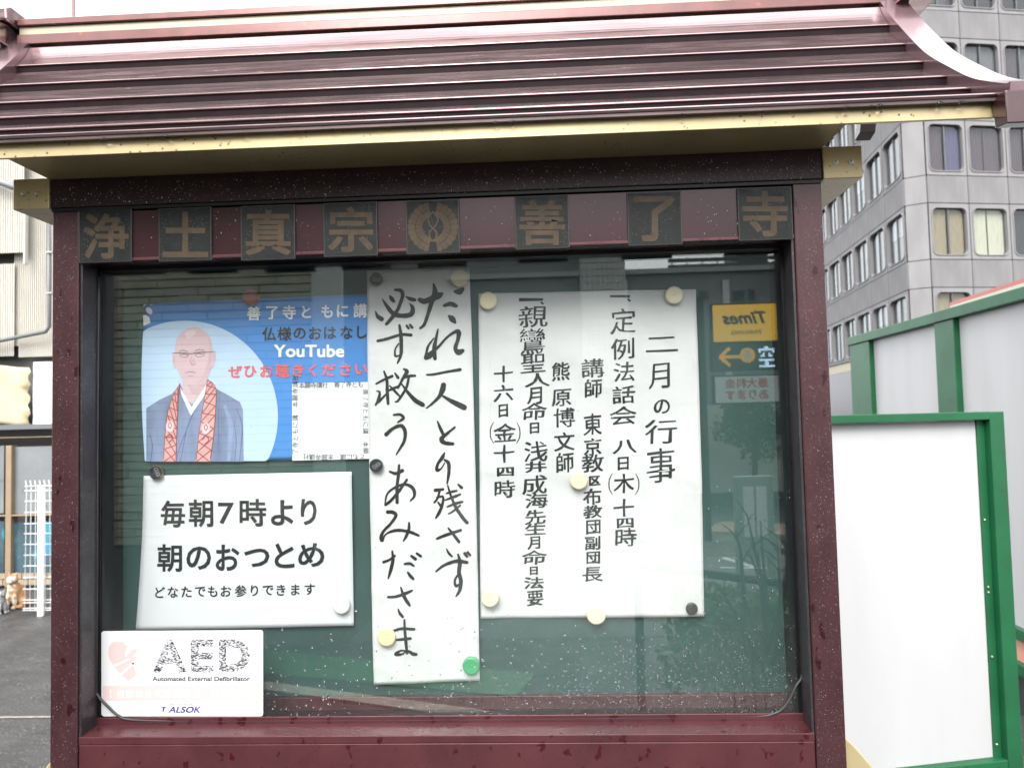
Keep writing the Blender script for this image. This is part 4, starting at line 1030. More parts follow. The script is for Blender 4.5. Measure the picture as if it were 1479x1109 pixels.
me_win = shared('window', *win_panel(mod - .032, wb - .032, 1.48, 1.86, .22), conc)
bx = MB().box(-.73, .73, .10, .12, -.92, .92); me_pane = shared('pane', bx.v, bx.f, tglass)
bx = MB().box(-.03, .03, .06, .10, -.92, .92); me_mull = shared('mullion', bx.v, bx.f, tframe)
bx = MB().box(-(mod - .032) / 2, (mod - .032) / 2, 0, .1, -(fl - wb - .032) / 2, (fl - wb - .032) / 2); me_sp = shared('spandrel_panel', bx.v, bx.f, conc2)
def curtain_mesh(w0, w1, h0, ragged=0):
    mb = MB(); n = 14
    for k in range(n + 1):
        x = w0 + (w1 - w0) * k / n; y_ = .20 + .02 * (k % 2)
        b_ = h0 + ragged * random.random()
        mb.v += [(x, y_, b_), (x, y_, .92)]
    for k in range(n): mb.f.append((2 * k, 2 * k + 2, 2 * k + 3, 2 * k + 1))
    return mb
tclear = glass_mat('tower_clear_glass', (0.80, 0.81, 0.82), 0.03)
me_paneclear = me_pane.copy(); me_paneclear.materials.clear(); me_paneclear.materials.append(tclear)
curt_cols = {'tan': (0.42, 0.34, 0.20), 'cream': (0.72, 0.70, 0.52), 'grey': (0.20, 0.19, 0.19), 'mauve': (0.12, 0.085, 0.095), 'violet': (0.115, 0.10, 0.20), 'white': (0.55, 0.56, 0.57), 'dark': (0.06, 0.055, 0.058)}
me_cur = {}
for k_, c_ in curt_cols.items():
    for nm, a_, b_ in (('l', -.73, -.03), ('r', .03, .73)):
        full = curtain_mesh(a_, b_, -.92 if k_ != 'white' else 0.15, 0 if k_ != 'cream' else .0)
        me_cur[k_ + nm] = shared('curtain', full.v, full.f, mat('curtain_' + k_, c_, 0.8, vary=.12, vscale=6, stretch=(4, 4, .3)))
def inst(name, me, parent, loc=(0, 0, 0), rz=0.0):
    o = bpy.data.objects.new(name, me); COL.objects.link(o); o.parent = parent; o.location = loc; o.rotation_euler = (0, 0, rz); return o
rs = random.Random(5)
def facade(o, uu, nn, cols, rows, off, angle, mod=1.78, sx=1.0):
    for c in range(cols):
        for r_ in range(rows):
            zc = zwb + (r_ - 2) * fl + wb / 2
            if zc - wb / 2 < 2.2: continue
            loc = local(o, uu, nn, off + mod * (c + .5), 0.03, zc)
            wd = inst('window', me_win, tw, loc, angle); wd.scale = (sx, 1, 1)
            key = rs.choice([('dark', 'dark'), ('grey', 'grey'), ('mauve', 'dark'), ('white', 'white'), ('grey', 'white'), ('dark', 'mauve'), ('cream', 'cream') if c > 5 else ('dark', 'grey')])
            if uu is uF:
                key = {(0, 2): ('tan', 'tan'), (1, 2): ('cream', 'cream'), (0, 3): ('mauve', 'violet'), (1, 3): ('mauve', 'mauve'), (2, 3): ('mauve', 'mauve'), (0, 4): ('grey', 'dark'), (1, 4): ('grey', 'grey'), (2, 4): ('mauve', 'grey'), (0, 5): ('white', 'white'), (0, 1): ('tan', 'tan')}.get((c, r_), key)
            inst('pane', me_paneclear, wd)
            if not (uu is uF and (c, r_) in ((1, 2), (1, 3))): inst('mullion', me_mull, wd)
            inst('curtain', me_cur[key[0] + 'l'], wd); inst('curtain', me_cur[key[1] + 'r'], wd)
            inst('spandrel_panel', me_sp, tw, local(o, uu, nn, off + mod * (c + .5), 0.03, zc + wb / 2 + (fl - wb) / 2), angle).scale = (sx, 1, 1)
angF = math.atan2(uF[1], uF[0])
angS = math.atan2(-uS[1], -uS[0])
# wall bodies behind the modules
H_ = 26.0
S0 = PD(1309, 330, 30.9)
mb = MB()
cF = Cn; wallpts = [np.array([cF[0], cF[1]]), np.array([cF[0], cF[1]]) + uF[:2] * 16, np.array([cF[0], cF[1]]) + uF[:2] * 16 + uS[:2] * 34, np.array([S0[0], S0[1]]) + uS[:2] * 34, np.array([S0[0], S0[1]])]
ctr = sum(wallpts) / len(wallpts)
shr = [p + (ctr - p) / np.linalg.norm(ctr - p) * .55 for p in wallpts]
mb.prism_z([tuple(p) for p in shr], 0, H_); mb.build('inner_body', joint, tw)
facade(Cn, uF, nFc, 5, 7, 0.012, angF)
facade(S0, uS, nSc, 12, 7, 0.012, angS, 2.3, 2.3 / 1.78)
# chamfered corner panels
cv = np.array([Cn[0] - S0[0], Cn[1] - S0[1], 0]); cl = np.linalg.norm(cv); cu_ = cv / cl
cn_ = np.array([cu_[1], -cu_[0], 0]); cn_ = cn_ if np.dot(CAM - S0, cn_) > 0 else -cn_
for r_ in range(7):
    zc = zwb + (r_ - 2) * fl
    for (za, zb2) in ((zc + .015, zc + wb - .015), (zc + wb + .015, zc + fl - .015)):
        if za < 2: continue
        mb = MB(); obox(mb, S0, cu_, cn_, .004, cl - .004, -.12, .02, za, zb2); mb.build('corner_panel', conc, tw)
# base: pale band over a dark ground floor
zc0 = zwb - 2 * fl
while zc0 < 2.2: zc0 += fl
for nm, za, zb2, mm in (('base_band', zc0 - .45, zc0 - .02, mat('tower_base_cream', (0.40, 0.36, 0.28), 0.7)), ('ground_floor', 0, zc0 - .46, mat('tower_dark', (0.035, 0.035, 0.04), 0.3))):
    mb = MB(); mb.prism_z([tuple(p) for p in [q_ + (ctr - q_) / np.linalg.norm(ctr - q_) * .05 for q_ in wallpts]], za, zb2); mb.build(nm, mm, tw)

# =================================================================== LEFT BACKGROUND: workshop across the yard
FY = 6.9
def L3(px, py, y=FY): return P(px, py, 1, y)
wk_o = L3(35, 880)
wk = thing('workshop', 'white corrugated workshop building with tan window frames at the left edge', 'building', (wk_o[0], FY, 0))
corr_m = mat('corrugated_white', (0.52, 0.495, 0.44), 0.5, 0.1, 0.4, vary=0.07, vscale=2)
def corr(name, pxs, pys, y, parent, pitch=0.026, depth=0.014, m=corr_m):
    a_ = L3(pxs[0], pys[1], y); b_ = L3(pxs[1], pys[0], y)
    mb = MB(); k = int((b_[0] - a_[0]) / pitch) + 1; prof = []
    for i in range(k):
        x = a_[0] + i * pitch
        for dx, dy in ((0, 0), (.35, 0), (.5, 1), (.85, 1)): prof.append((x + dx * pitch, y - dy * depth))
    n = len(prof)
    mb.v = [(x, y_, a_[2]) for x, y_ in prof] + [(x, y_, b_[2]) for x, y_ in prof]
    mb.f = [(i, i + 1, n + i + 1, n + i) for i in range(n - 1)]
    o = mb.build(name, m, parent); sm = o.modifiers.new('t', 'SOLIDIFY'); sm.thickness = .002; return o
def lbox(name, m, pxs, pys, y0, y1, bevel=0.0, parent=None):
    a_ = L3(pxs[0], pys[1], y0); b_ = L3(pxs[1], pys[0], y0)
    return MB().box(a_[0], b_[0], y0, y1, a_[2], b_[2]).build(name, m, parent or wk, bevel=bevel)
wallm = mat('workshop_wall', (0.30, 0.27, 0.22), 0.8, vary=.15, vscale=3)
a_ = L3(-420, 880); b_ = L3(300, 200)
MB().box(a_[0], b_[0] - 0.4, FY + .25, FY + 4, 0, 5.3).build('wall', mat('workshop_dark', (0.13, 0.125, 0.12), .8), wk)
corr('siding', (-420, 36), (60, 381), FY + .02, wk)
corr('siding', (-420, 20), (381, 527), FY + .08, wk)
corr('siding', (20, 150), (230, 500), FY + .12, wk, pitch=.021)
corr('siding', (27, 150), (492, 516), FY + .07, wk, pitch=.021)
lbox('siding_edge', corr_m, (33.5, 36.5), (270, 381), FY - .012, FY + .04)
a_ = L3(-300, 170); b_ = L3(21, 271); mb = MB(); mb.tube([L3(-60, 240, FY - .1), L3(21, 271, FY - .1)], .035, 8); mb.build('gutter', mat('gutter_grey', (0.33, 0.34, 0.36), .4, .2), wk, smooth=True)
pipe_m = mat('drain_pipe_grey', (0.12, 0.125, 0.13), .4)
mb = MB(); mb.tube([L3(70.5, 300, FY - .03), L3(70.8, 472, FY - .03), L3(66, 479, FY - .03), L3(0, 492, FY - .03), L3(-120, 516, FY - .03)], .021, 8); mb.build('drain_pipe', pipe_m, wk, smooth=True)
for py in (364, 423): lbox('pipe_clamp', M_STEEL, (66.5, 74.5), (py - 1, py + 1), FY - .06, FY + .02)
tarp_m = mat('beige_tarp', (0.50, 0.42, 0.27), .6, vary=.18, vscale=4, bump=.5, bscale=6)
mb = MB(); nx, nz = 16, 14
for j in range(nz + 1):
    for i in range(nx + 1):
        px = -260 + (302) * i / nx + (2.5 * math.sin(j * 1.9) if i == nx else 0); py = 529 + 84 * j / nz + 2 * math.sin(i * 1.3)
        p = L3(px, py, FY - .05 + .03 * math.sin(i * 2.2 + j * .7)); mb.v.append(tuple(p))
for j in range(nz):
    for i in range(nx):
        a0 = j * (nx + 1) + i; mb.f.append((a0, a0 + nx + 1, a0 + nx + 2, a0 + 1))
o = mb.build('tarpaulin', tarp_m, wk, smooth=True); sm = o.modifiers.new('t', 'SOLIDIFY'); sm.thickness = .002
lbox('white_board', mat('workshop_white_board', (0.75, 0.75, 0.74), .5, vary=.04), (47.5, 120), (521, 614), FY - .02, FY + .04)
lbox('sill_flashing', pipe_m, (-420, 150), (617, 624), FY - .08, FY + .2)
tanm = mat('tan_aluminium', (0.29, 0.215, 0.135), .4, .3, vary=.1, vscale=5)
lbox('window_head', tanm, (-420, 150), (628, 643), FY - .02, FY + .1, .004)
lbox('window_rail', tanm, (-420, 150), (743, 752), FY - .01, FY + .08, .004)
lbox('window_sill', tanm, (-420, 150), (849, 858), FY - .03, FY + .1, .004)
for xa, xb in ((6.5, 16.5), (-92, -82), (100, 110)): lbox('window_mullion', tanm, (xa, xb), (643.5, 848.5), FY - .015, FY + .09, .004)
frost = mat('frosted_spotted_glass', (0.17, 0.18, 0.185), .25, 0, .6, vary=.15, vscale=2.5, specks=(9, .32, (0.05, 0.055, 0.06)))
teal = mat('glass_painted_reflection', (0.05, 0.09, 0.11), .12, 0, .7, vary=.5, vscale=2.2, blots=(1.7, .52, (0.04, 0.22, 0.30)))  # dark glass with teal reflections painted in as blots
for xa, xb in ((-81, 6), (17, 99)):
    lbox('pane', frost, (xa, xb), (643.5, 742.5), FY + .04, FY + .05); lbox('pane', teal, (xa, xb), (752.5, 848.5), FY + .04, FY + .05)
lbox('base_wall', wallm, (-420, 150), (858.5, 881), FY + .02, FY + .2)
zb0 = L3(40, 859)[2]
for r_ in range(2):         # courses of the low base wall
    for c in range(14):
        x0 = wk_o[0] - .9 + c * .135 + (.067 if r_ else 0); z0 = .03 + r_ * .065
        MB().box(x0, x0 + .128, FY - .006, FY + .0195, z0, z0 + .058).build('brick', mat('base_brick', (0.28, 0.22, 0.16), .8, vary=.25, vscale=9), wk, bevel=.003)

# wire rack leaning by the wall
RY = float(P(58, 888, 2, 0.0)[1])
rk_o = L3(56, 890, RY)
rk = thing('wire_rack', 'white wire mesh rack panel standing in front of the workshop window', 'rack', (rk_o[0], RY, 0))
wm = mat('white_wire', (0.80, 0.80, 0.78), .35)
def K(px, py, y=RY): return P(px, py, 1, y)
xl0, xl1 = (40.5, 36.0)
def edge(px_t, py): return px_t
zt_, zb__ = K(55, 703)[2], 0.045
xt0 = K(39.5, 700, RY + .14)[0]; xb0 = K(35.5, 885)[0]; xt1 = K(86, 700, RY + .14)[0]; xb1 = K(88, 885)[0]
def rx(fr, z):
    t = (z - zb__) / (zt_ - zb__); return (xb0 * (1 - t) + xt0 * t) * (1 - fr) + (xb1 * (1 - t) + xt1 * t) * fr
def ryy(z): return RY + .12 * (z - zb__)
for k in range(8):
    fr = k / 7
    MB().tube([(rx(fr, zb__), ryy(zb__), zb__), (rx(fr, zt_), ryy(zt_), zt_), (rx(fr, zt_) + .004, ryy(zt_) - .02, zt_ + .05)], .0034, 6).build('upright_wire', wm, rk, smooth=True)
for i, py in enumerate((700, 707, 723, 740, 757, 772, 788, 804, 820, 837, 854, 870, 874, 882, 885)):
    z = zb__ + (zt_ - zb__) * (885 - py) / 185
    MB().tube([(rx(0, z) - .012, ryy(z) - .008, z), (rx(1, z) + .01, ryy(z) - .008, z)], .0036, 6).build('cross_wire', wm, rk, smooth=True)
a_ = K(54.5, 700, RY - .05)
MB().box(a_[0], K(62, 700, RY - .05)[0], RY - .05, RY - .022, 0.0, zt_ + .01).build('flat_bar', wm, rk, bevel=.003)

# cats on the step by the wall
def cat_body(mb, c, s, ry=0.0, look=0.0):
    R_ = Matrix.Rotation(ry, 3, 'Z')
    def E_(p, r, rx_=0.0, rz_=0.0):
        q_ = R_ @ Vector(p); mb.ell((c[0] + q_.x * s, c[1] + q_.y * s, c[2] + q_.z * s), tuple(v * s for v in r), 14, 10, R_ @ Matrix.Rotation(rx_, 3, 'X') @ Matrix.Rotation(rz_, 3, 'Y'))
    E_((0, .06, .115), (.085, .105, .11)); E_((0, .01, .17), (.066, .075, .10), .25); E_((0, -.015, .225), (.052, .05, .06))
    E_((0, -.03, .285), (.055, .052, .047)); E_((0, -.075, .272), (.025, .022, .019))
    for s_ in (-1, 1):
        E_((s_ * .034, -.045, .085), (.021, .024, .095)); E_((s_ * .036, -.066, .016), (.024, .034, .018))
        E_((s_ * .072, .04, .055), (.034, .065, .055)); E_((s_ * .078, -.025, .017), (.022, .042, .018))
        E_((s_ * .034, -.024, .333), (.017, .010, .028), 0.0, s_ * .28)
    for k in range(5):
        t = k / 6; E_((.07 - .03 * t + .02 * math.sin(3 * t), .12 - .22 * t, .02), (.022, .03, .018))
def cat(name, label, c, s, ry, mfur):
    root = thing(name, label, 'cat', c, None)
    mb = MB(); cat_body(mb, (0, 0, 0), s, ry)
    me = bpy.data.meshes.new('body'); me.from_pydata(mb.v, [], mb.f)
    o = bpy.data.objects.new('tmp', me); COL.objects.link(o)
    r_ = o.modifiers.new('r', 'REMESH'); r_.mode = 'VOXEL'; r_.voxel_size = .007 * s
    s_ = o.modifiers.new('s', 'SMOOTH'); s_.iterations = 3; s_.factor = .6
    me2 = bpy.data.meshes.new_from_object(o.evaluated_get(bpy.context.evaluated_depsgraph_get()))
    bpy.data.objects.remove(o); me2.name = 'body'; me2.materials.clear(); me2.materials.append(mfur)
    for p in me2.polygons: p.use_smooth = True
    b_ = bpy.data.objects.new('body', me2); COL.objects.link(b_); b_.parent = root
    R_ = Matrix.Rotation(ry, 3, 'Z'); em = mat('cat_eye', (0.03, 0.03, 0.02), .1); nm_ = mat('cat_nose', (0.45, 0.18, 0.16), .5)
    for sg in (-1, 1):
        q_ = R_ @ Vector((sg * .021, -.0775, .292)) * s
        MB().ell(tuple(q_), (.0075 * s, .004 * s, .0065 * s), 8, 6).build_at('eye', em, root) if False else _part('eye', MB().ell(tuple(q_), (.0075 * s, .004 * s, .0065 * s), 8, 6), em, root)
    q_ = R_ @ Vector((0, -.0975, .278)) * s; _part('nose', MB().ell(tuple(q_), (.006 * s, .003 * s, .004 * s), 8, 6), nm_, root)
    return root
def _part(name, mb, m, root):
    me = bpy.data.meshes.new(name); me.from_pydata(mb.v, [], mb.f); me.materials.append(m)
    for p in me.polygons: p.use_smooth = True
    o = bpy.data.objects.new(name, me); COL.objects.link(o); o.parent = root; return o
def fur(name, c1, c2, zc, sc_):
    m = bpy.data.materials.new(name); m.use_nodes = True; n = m.node_tree; b = n.nodes['Principled BSDF']; L = n.links.new
    b.inputs['Roughness'].default_value = .85; b.inputs['Specular IOR Level'].default_value = .15
    tc = n.nodes.new('ShaderNodeTexCoord'); no = n.nodes.new('ShaderNodeTexNoise'); no.inputs['Scale'].default_value = sc_; no.inputs['Detail'].default_value = 2
    sp = n.nodes.new('ShaderNodeSeparateXYZ'); L(tc.outputs['Object'], sp.inputs[0]); L(tc.outputs['Object'], no.inputs['Vector'])
    ad = n.nodes.new('ShaderNodeMath'); ad.operation = 'MULTIPLY_ADD'; ad.inputs[1].default_value = 6.0; L(sp.outputs[1], ad.inputs[0]); L(no.outputs[0], ad.inputs[2])
    mr_ = n.nodes.new('ShaderNodeMapRange'); mr_.inputs[1].default_value = zc; mr_.inputs[2].default_value = zc + .12; L(ad.outputs[0], mr_.inputs[0])
    mx = n.nodes.new('ShaderNodeMix'); mx.data_type = 'RGBA'; mx.inputs[6].default_value = (*c1, 1); mx.inputs[7].default_value = (*c2, 1); L(mr_.outputs[0], mx.inputs[0])
    L(mx.outputs[2], b.inputs['Base Color']); return m
cg = P(22, 884, 2, 0.0)
cg1 = (float(P(23, 880, 1, 6.0)[0]), 6.0, 0)
yc = float(P(20, 878, 2, 0.0)[1])
cx1 = float(P(20, 878, 1, yc)[0])
cat('cat', 'orange and white cat sitting upright beside the white wire rack', (cx1, yc, 0), 0.92, .1, fur('ginger_fur', (0.5, 0.45, 0.38), (0.34, 0.19, 0.095), .14, 22))
cat('cat', 'grey and white cat at the very left edge, beside the orange one', (float(P(2, 885, 1, yc - .2)[0]), yc - .2, 0), .62, .9, fur('grey_fur', (0.5, 0.5, 0.49), (0.17, 0.17, 0.17), .15, 16))
# mast with stay wires beyond the ridge
ms = PD(106, 30, 24)
mast = thing('mast', 'thin pinkish mast with stay wires against the white sky at top left', 'mast', (ms[0], ms[1], 0))
MB().tube([(ms[0], ms[1], 0), (ms[0], ms[1], ms[2] + 2.2)], .065, 8).build('pole', mat('mast_pink', (0.20, 0.12, 0.12), .5), mast, smooth=True)
a_ = PD(118, -40, 24); b_ = PD(190, 60, 24)
for dx in (0, .22): MB().tube([(a_[0] + dx, a_[1], a_[2]), (b_[0] + dx * 1.6, b_[1], b_[2])], .016, 5).build('stay_wire', mat('stay_wire', (0.12, 0.09, 0.09), .5), mast)

# =================================================================== BEHIND THE CAMERA (seen in the glass)
def vbox(mb, x0, y0, x1, y1, Y, depth):
    a_ = V(x0, y1, Y); b_ = V(x1, y0, Y); return mb.box(a_[0], b_[0], Y - depth, Y, a_[2], b_[2])
def vthing(name, label, cat_, px, Y, group=None):
    c = V(px, 600, Y); return thing(name, label, cat_, (c[0], Y, 0), group)
# house with split-face siding
hY = -4.6
hs_ = vthing('house', 'grey-brown house with stone-pattern siding reflected at the left of the glass', 'building', 300, hY)
xr = float(V(452, 600, hY)[0]); xr2 = float(V(497, 600, hY)[0])
sid = mat('siding_stone', (0.36, 0.33, 0.27), .8, 0, .3, vary=.2, vscale=7, bump=.5, bscale=18)
MB().box(-7.5, xr2, hY - 6, hY - .03, 0, 4.2).build('wall', mat('house_wall', (0.10, 0.095, 0.085), .8), hs_)
MB().box(xr + .004, xr2, hY - .029, hY + .03, 0.4, 4.2).build('corner_trim', mat('corner_trim_paint', (0.5, 0.5, 0.48), .5), hs_, bevel=.005)
ch = 0.062; sp_ = []
rows = int((3.6 - 0.75) / ch)
mbs = MB()
def sidepiece(x0, x1, z0, z1, pr):
    return MB().add([(x0, hY - .028, z0), (x1, hY - .028, z0), (x1, hY - .028, z1), (x0, hY - .028, z1), (x0 + .004, hY + pr, z0 + .006), (x1 - .004, hY + pr * .7, z0 + .006), (x1 - .004, hY + pr, z1 - .003), (x0 + .004, hY + pr * 1.2, z1 - .003)],
                    [(4, 5, 6, 7), (0, 1, 5, 4), (1, 2, 6, 5), (2, 3, 7, 6), (3, 0, 4, 7)])
rs2 = random.Random(9); cnt = 0; rest = MB()
for r_ in range(rows + 22):
    z0 = .75 + r_ * ch; x = xr - 0.001
    while x > -3.2:
        wd_ = rs2.uniform(.22, .5); x0 = max(x - wd_, -3.2); pr = rs2.uniform(-.012, .012)
        vis = (x > -1.9 and 1.9 < z0 < 2.9)
        s_ = sidepiece(x0 + .001, x - .001, z0, z0 + ch - .001, pr)
        if vis and cnt < 280: s_.build('siding_stone', sid, hs_); cnt += 1
        else: rest.add(s_.v, s_.f)
        x = x0
stuff(rest.build('siding', sid, hs_))
MB().box(-7.5, xr2 + .02, hY - .02, hY + .08, .3, .7).build('plinth', mat('house_plinth', (0.06, 0.06, 0.06), .8), hs_)

# grey apartment block further back
gY = -24
gb = vthing('apartment_block', 'dark grey building with rooftop railing reflected at the upper right of the glass', 'building', 900, gY)
grey = mat('block_grey', (0.19, 0.195, 0.20), .8, vary=.08, vscale=.6)
a_ = V(560, 600, gY); b_ = V(1230, 396, gY); zt_g = float(V(1000, 394, gY)[2])
MB().box(a_[0], b_[0], gY - 10, gY, 0, zt_g).build('wall', grey, gb)
MB().box(a_[0] - .1, b_[0] + .1, gY - 10.1, gY + .12, zt_g + .002, zt_g + .16).build('parapet', mat('block_parapet', (0.35, 0.36, 0.36), .6), gb)
a2 = V(380, 600, gY - .4); b2 = V(898, 330, gY - .4)
MB().box(a2[0], b2[0], gY - 9, gY - .4, zt_g + .165, float(b2[2])).build('upper_storey', grey, gb)
MB().box(a2[0], a_[0] - .11, gY - 9, gY - .4, 0, zt_g + .164).build('side_wing', grey, gb)
tl_ = mat('block_tile', (0.48, 0.48, 0.46), .6, vary=.06, vscale=2)
mb = MB(); vbox(mb, 843, 300, 900, 560, gY + .6, .55); mb.build('tiled_pier', tl_, gb)
c0 = V(843, 500, gY + .62); c1 = V(900, 388, gY + .62)
mb = MB()
for k in range(28):
    z = float(c0[2]) - .2 + k * .22
    mb.box(c0[0], c1[0], gY + .601, gY + .612, z, z + .012)
for k in range(9):
    x = c0[0] + (c1[0] - c0[0]) * k / 8; mb.box(x - .006, x + .006, gY + .6125, gY + .616, c0[2] - .5, c0[2] + 6)
stuff(mb.build('tile_joints', mat('tile_joint', (0.25, 0.25, 0.24), .8), gb))
for px_ in (905, 1052): mb = MB(); vbox(mb, px_ - .8, 404, px_ + .8, 600, gY + .09, .08); mb.build('downpipe', mat('pale_pipe', (0.55, 0.55, 0.55), .5), gb)
for k, px_ in enumerate(range(970, 1160, 22)): mb = MB(); vbox(mb, px_, 372, px_ + 1, 393, gY - .2, .04); mb.build('railing_post', mat('rail_dark', (0.08, 0.08, 0.08), .5), gb)
for yy in (373, 382): mb = MB(); vbox(mb, 965, yy, 1160, yy + 1, gY - .19, .03); mb.build('railing_rail', mat('rail_dark', (0.08,) * 3), gb)
mb = MB(); vbox(mb, 1065, 350, 1108, 393, gY - 3, 2); mb.build('rooftop_tank', mat('tank_grey', (0.07, 0.075, 0.08), .6), gb)
for (xa, ya, xb, yb) in ((1058, 419, 1075, 436), (1081, 417, 1090, 434), (1010, 420, 1023, 434), (930, 422, 946, 438), (1000, 520, 1016, 540), (960, 480, 976, 500)):
    mb = MB(); vbox(mb, xa, ya, xb, yb, gY + .05, .04); w1 = mb.build('window', mat('block_window_frame', (0.05, 0.05, 0.05), .4), gb)
    mb = MB(); vbox(mb, xa + 2, ya + 2, xb - 2, yb - 2, gY + .06, .008); mb.build('pane', tglass, w1)
# low pale wall with trees in front
pw = vthing('garden_wall', 'long pale garden wall reflected low at the right of the glass', 'wall', 1080, -13)
mb = MB(); vbox(mb, 985, 585, 1260, 640, -13, .2); a_ = mb.v; 
x0w, x1w = V(985, 600, -13)[0], V(1260, 600, -13)[0]; ztw = V(1060, 584, -13)[2]
MB().box(x0w, x1w, -13.2, -13, .25, ztw).build('wall_face', mat('pale_wall', (0.55, 0.53, 0.48), .7, vary=.06, vscale=1), pw)
MB().box(x0w - .02, x1w + .02, -13.25, -12.95, 0.0, .248).build('wall_base', mat('dark_kerb', (0.05, 0.05, 0.05), .7), pw)
# parking signs
def sign_box(name, label, px0, py0, px1, py1, Y, face, border=None, dpt=.14):
    t_ = vthing(name, label, 'sign', (px0 + px1) / 2, Y, None)
    a_ = V(px0, py1, Y); b_ = V(px1, py0, Y)
    MB().box(a_[0] - .02, b_[0] + .02, Y - dpt, Y - .004, a_[2] - .02, b_[2] + .02).build('sign_case', border or M_BLACK, t_, bevel=.006)
    MB().box(a_[0], b_[0], Y - .0038, Y, a_[2], b_[2]).build('sign_face', face, t_)
    return t_, (float(a_[0]), float(b_[0]), float(a_[2]), float(b_[2]))
sY = -9.0
yel = mat('sign_yellow', (0.75, 0.42, 0.03), .4, emit=((1.0, 0.56, 0.05), .55))
def strb(t_, nm, text, bx_, fx0, fx1, fz0, fz1, m, Y, off=0.02, slant=0.0, k=1):
    """text on a face that looks towards +y: the reader's left is at +x"""
    x0, x1, z0, z1 = bx_; W_ = x1 - x0; Hh = z1 - z0; vs_, d_, fs_, _n = glyph(text, off); mb = MB()
    mb.add([(x1 - W_ * (fx0 + (v[0] / d_[0] + .5 + slant * v[1]) * (fx1 - fx0)), Y + .0015 * k, z0 + Hh * (fz0 + (v[1] / d_[1] + .5) * (fz1 - fz0))) for v in vs_], fs_)
    return mb.build(nm, m, t_)
blk = mat('sign_black', (0.02, 0.02, 0.025), .4)
t_, bx_ = sign_box('parking_sign', 'yellow PARKING sign, topmost of the signs mirrored in the glass at right', 1031, 438, 1122, 494, sY, yel)
strb(t_, 'lettering', 'Times', bx_, .16, .86, .46, .80, blk, sY, .04, .12)
strb(t_, 'lettering', 'PARKING', bx_, .26, .72, .18, .30, blk, sY, .015)
MB().box(bx_[0] + (bx_[1] - bx_[0]) * .64, bx_[0] + (bx_[1] - bx_[0]) * .68, sY + .002, sY + .0045, bx_[2] + (bx_[3] - bx_[2]) * .76, bx_[2] + (bx_[3] - bx_[2]) * .83).build('red_dot', mat('sign_red', (0.6, .02, .02), .4), t_)
t_, bx_ = sign_box('vacancy_sign', 'black sign with yellow arrow and lit 空 character, below the yellow one', 1031, 495.5, 1123, 534, sY, blk)
x0, x1, z0, z1 = bx_; W_ = x1 - x0; H2 = z1 - z0
def fx(u_): return x0 + W_ * u_
mb = MB()          # arrow, drawn as seen in the mirror: pointing to -x
ym = mat('sign_amber', (0.8, .42, .05), .4, emit=((1, .5, .06), .35))
for (p_, q_) in (((.10, .5), (.42, .5)), ((.10, .5), (.26, .86)), ((.10, .5), (.26, .14))):
    p1 = Vector((fx(p_[0]), 0, z0 + H2 * p_[1])); p2 = Vector((fx(q_[0]), 0, z0 + H2 * q_[1])); d_ = (p2 - p1).normalized(); s_ = Vector((-d_.z, 0, d_.x)) * .022
    mb.add([(v.x, sY + .002, v.z) for v in (p1 + s_, p2 + s_, p2 - s_, p1 - s_)], [(0, 1, 2, 3)])
mb.build('arrow', ym, t_)
mb = MB(); mb.add([(fx(.53) + .1 * math.cos(k * .4488), sY + .002, z0 + H2 * .55 + .1 * math.sin(k * .4488)) for k in range(14)], [tuple(range(14))]); mb.build('disc', ym, t_)
MB().box(fx(.53) - .03, fx(.53) + .03, sY + .003, sY + .006, z0 + H2 * .55 - .065, z0 + H2 * .55 + .065).build('phone_symbol', mat('sign_white', (.75, .75, .75), .4), t_)
led = mat('led_white', (0.5, .6, .8), .4, emit=((.55, .7, 1.0), 1.6))
LED = ["..........", "....##....", ".########.", ".#......#.", "...#..#...", "..##..##..", "..........", ".########.", "....##....", "....##....", ".########."]
mb = MB()
for r_, row in enumerate(LED):
    for c, chh in enumerate(row):
        if chh == '#':
            for q1 in (0, 1):
                xx = fx(.985) - (c + q1 * .5) * W_ * .030 - .01; zz = z1 - H2 * (.04 + r_ * .083)
                mb.box(xx - .011, xx, sY + .001, sY + .003, zz - .024, zz)
mb.build('led_lettering', led, t_)
t_, bx_ = sign_box('price_sign', 'white sign with red lettering 最大料金 あります, lowest of the reflected signs', 1034, 542, 1125, 582, sY, mat('sign_plate_white', (.85, .85, .85), .4))
rd = mat('sign_red', (0.6, .02, .02), .4)
strb(t_, 'lettering', '最大料金', bx_, .17, .85, .55, .93, rd, sY, .025)
strb(t_, 'lettering', 'あります', bx_, .17, .85, .10, .48, rd, sY, .025)
pp = vthing('sign_pole', 'dark pole carrying the reflected parking signs', 'pole', 1027, sY - .25)
xpole = float(V(1028, 600, sY)[0])
MB().box(xpole - .1, xpole - .02, sY - .25, sY - .16, 0, float(V(1028, 425, sY)[2])).build('pole_shaft', M_BLACK, pp)
# slim two-panel board standing in the street
ib, bx_ = sign_box('information_board', 'grey standing board with two tall white panels, reflected behind the bare shrub', 1070, 692, 1112, 800, -3.6, mat('board_grey', (0.30, 0.31, 0.31), .5), mat('board_grey', (0.3, .31, .31)), .06)
for u0_, u1_ in ((.14, .47), (.54, .87)):
    MB().box(bx_[0] + (bx_[1] - bx_[0]) * u0_, bx_[0] + (bx_[1] - bx_[0]) * u1_, -3.599, -3.59, bx_[2] + .1, bx_[3] - .04).build('white_panel', mat('sign_white', (.75,) * 3), ib)
for s_ in (0, 1): MB().box(bx_[s_] - .02, bx_[s_] + .02, -3.66, -3.62, 0, bx_[2] - .021).build('leg', mat('board_grey', (.3,) * 3), ib)

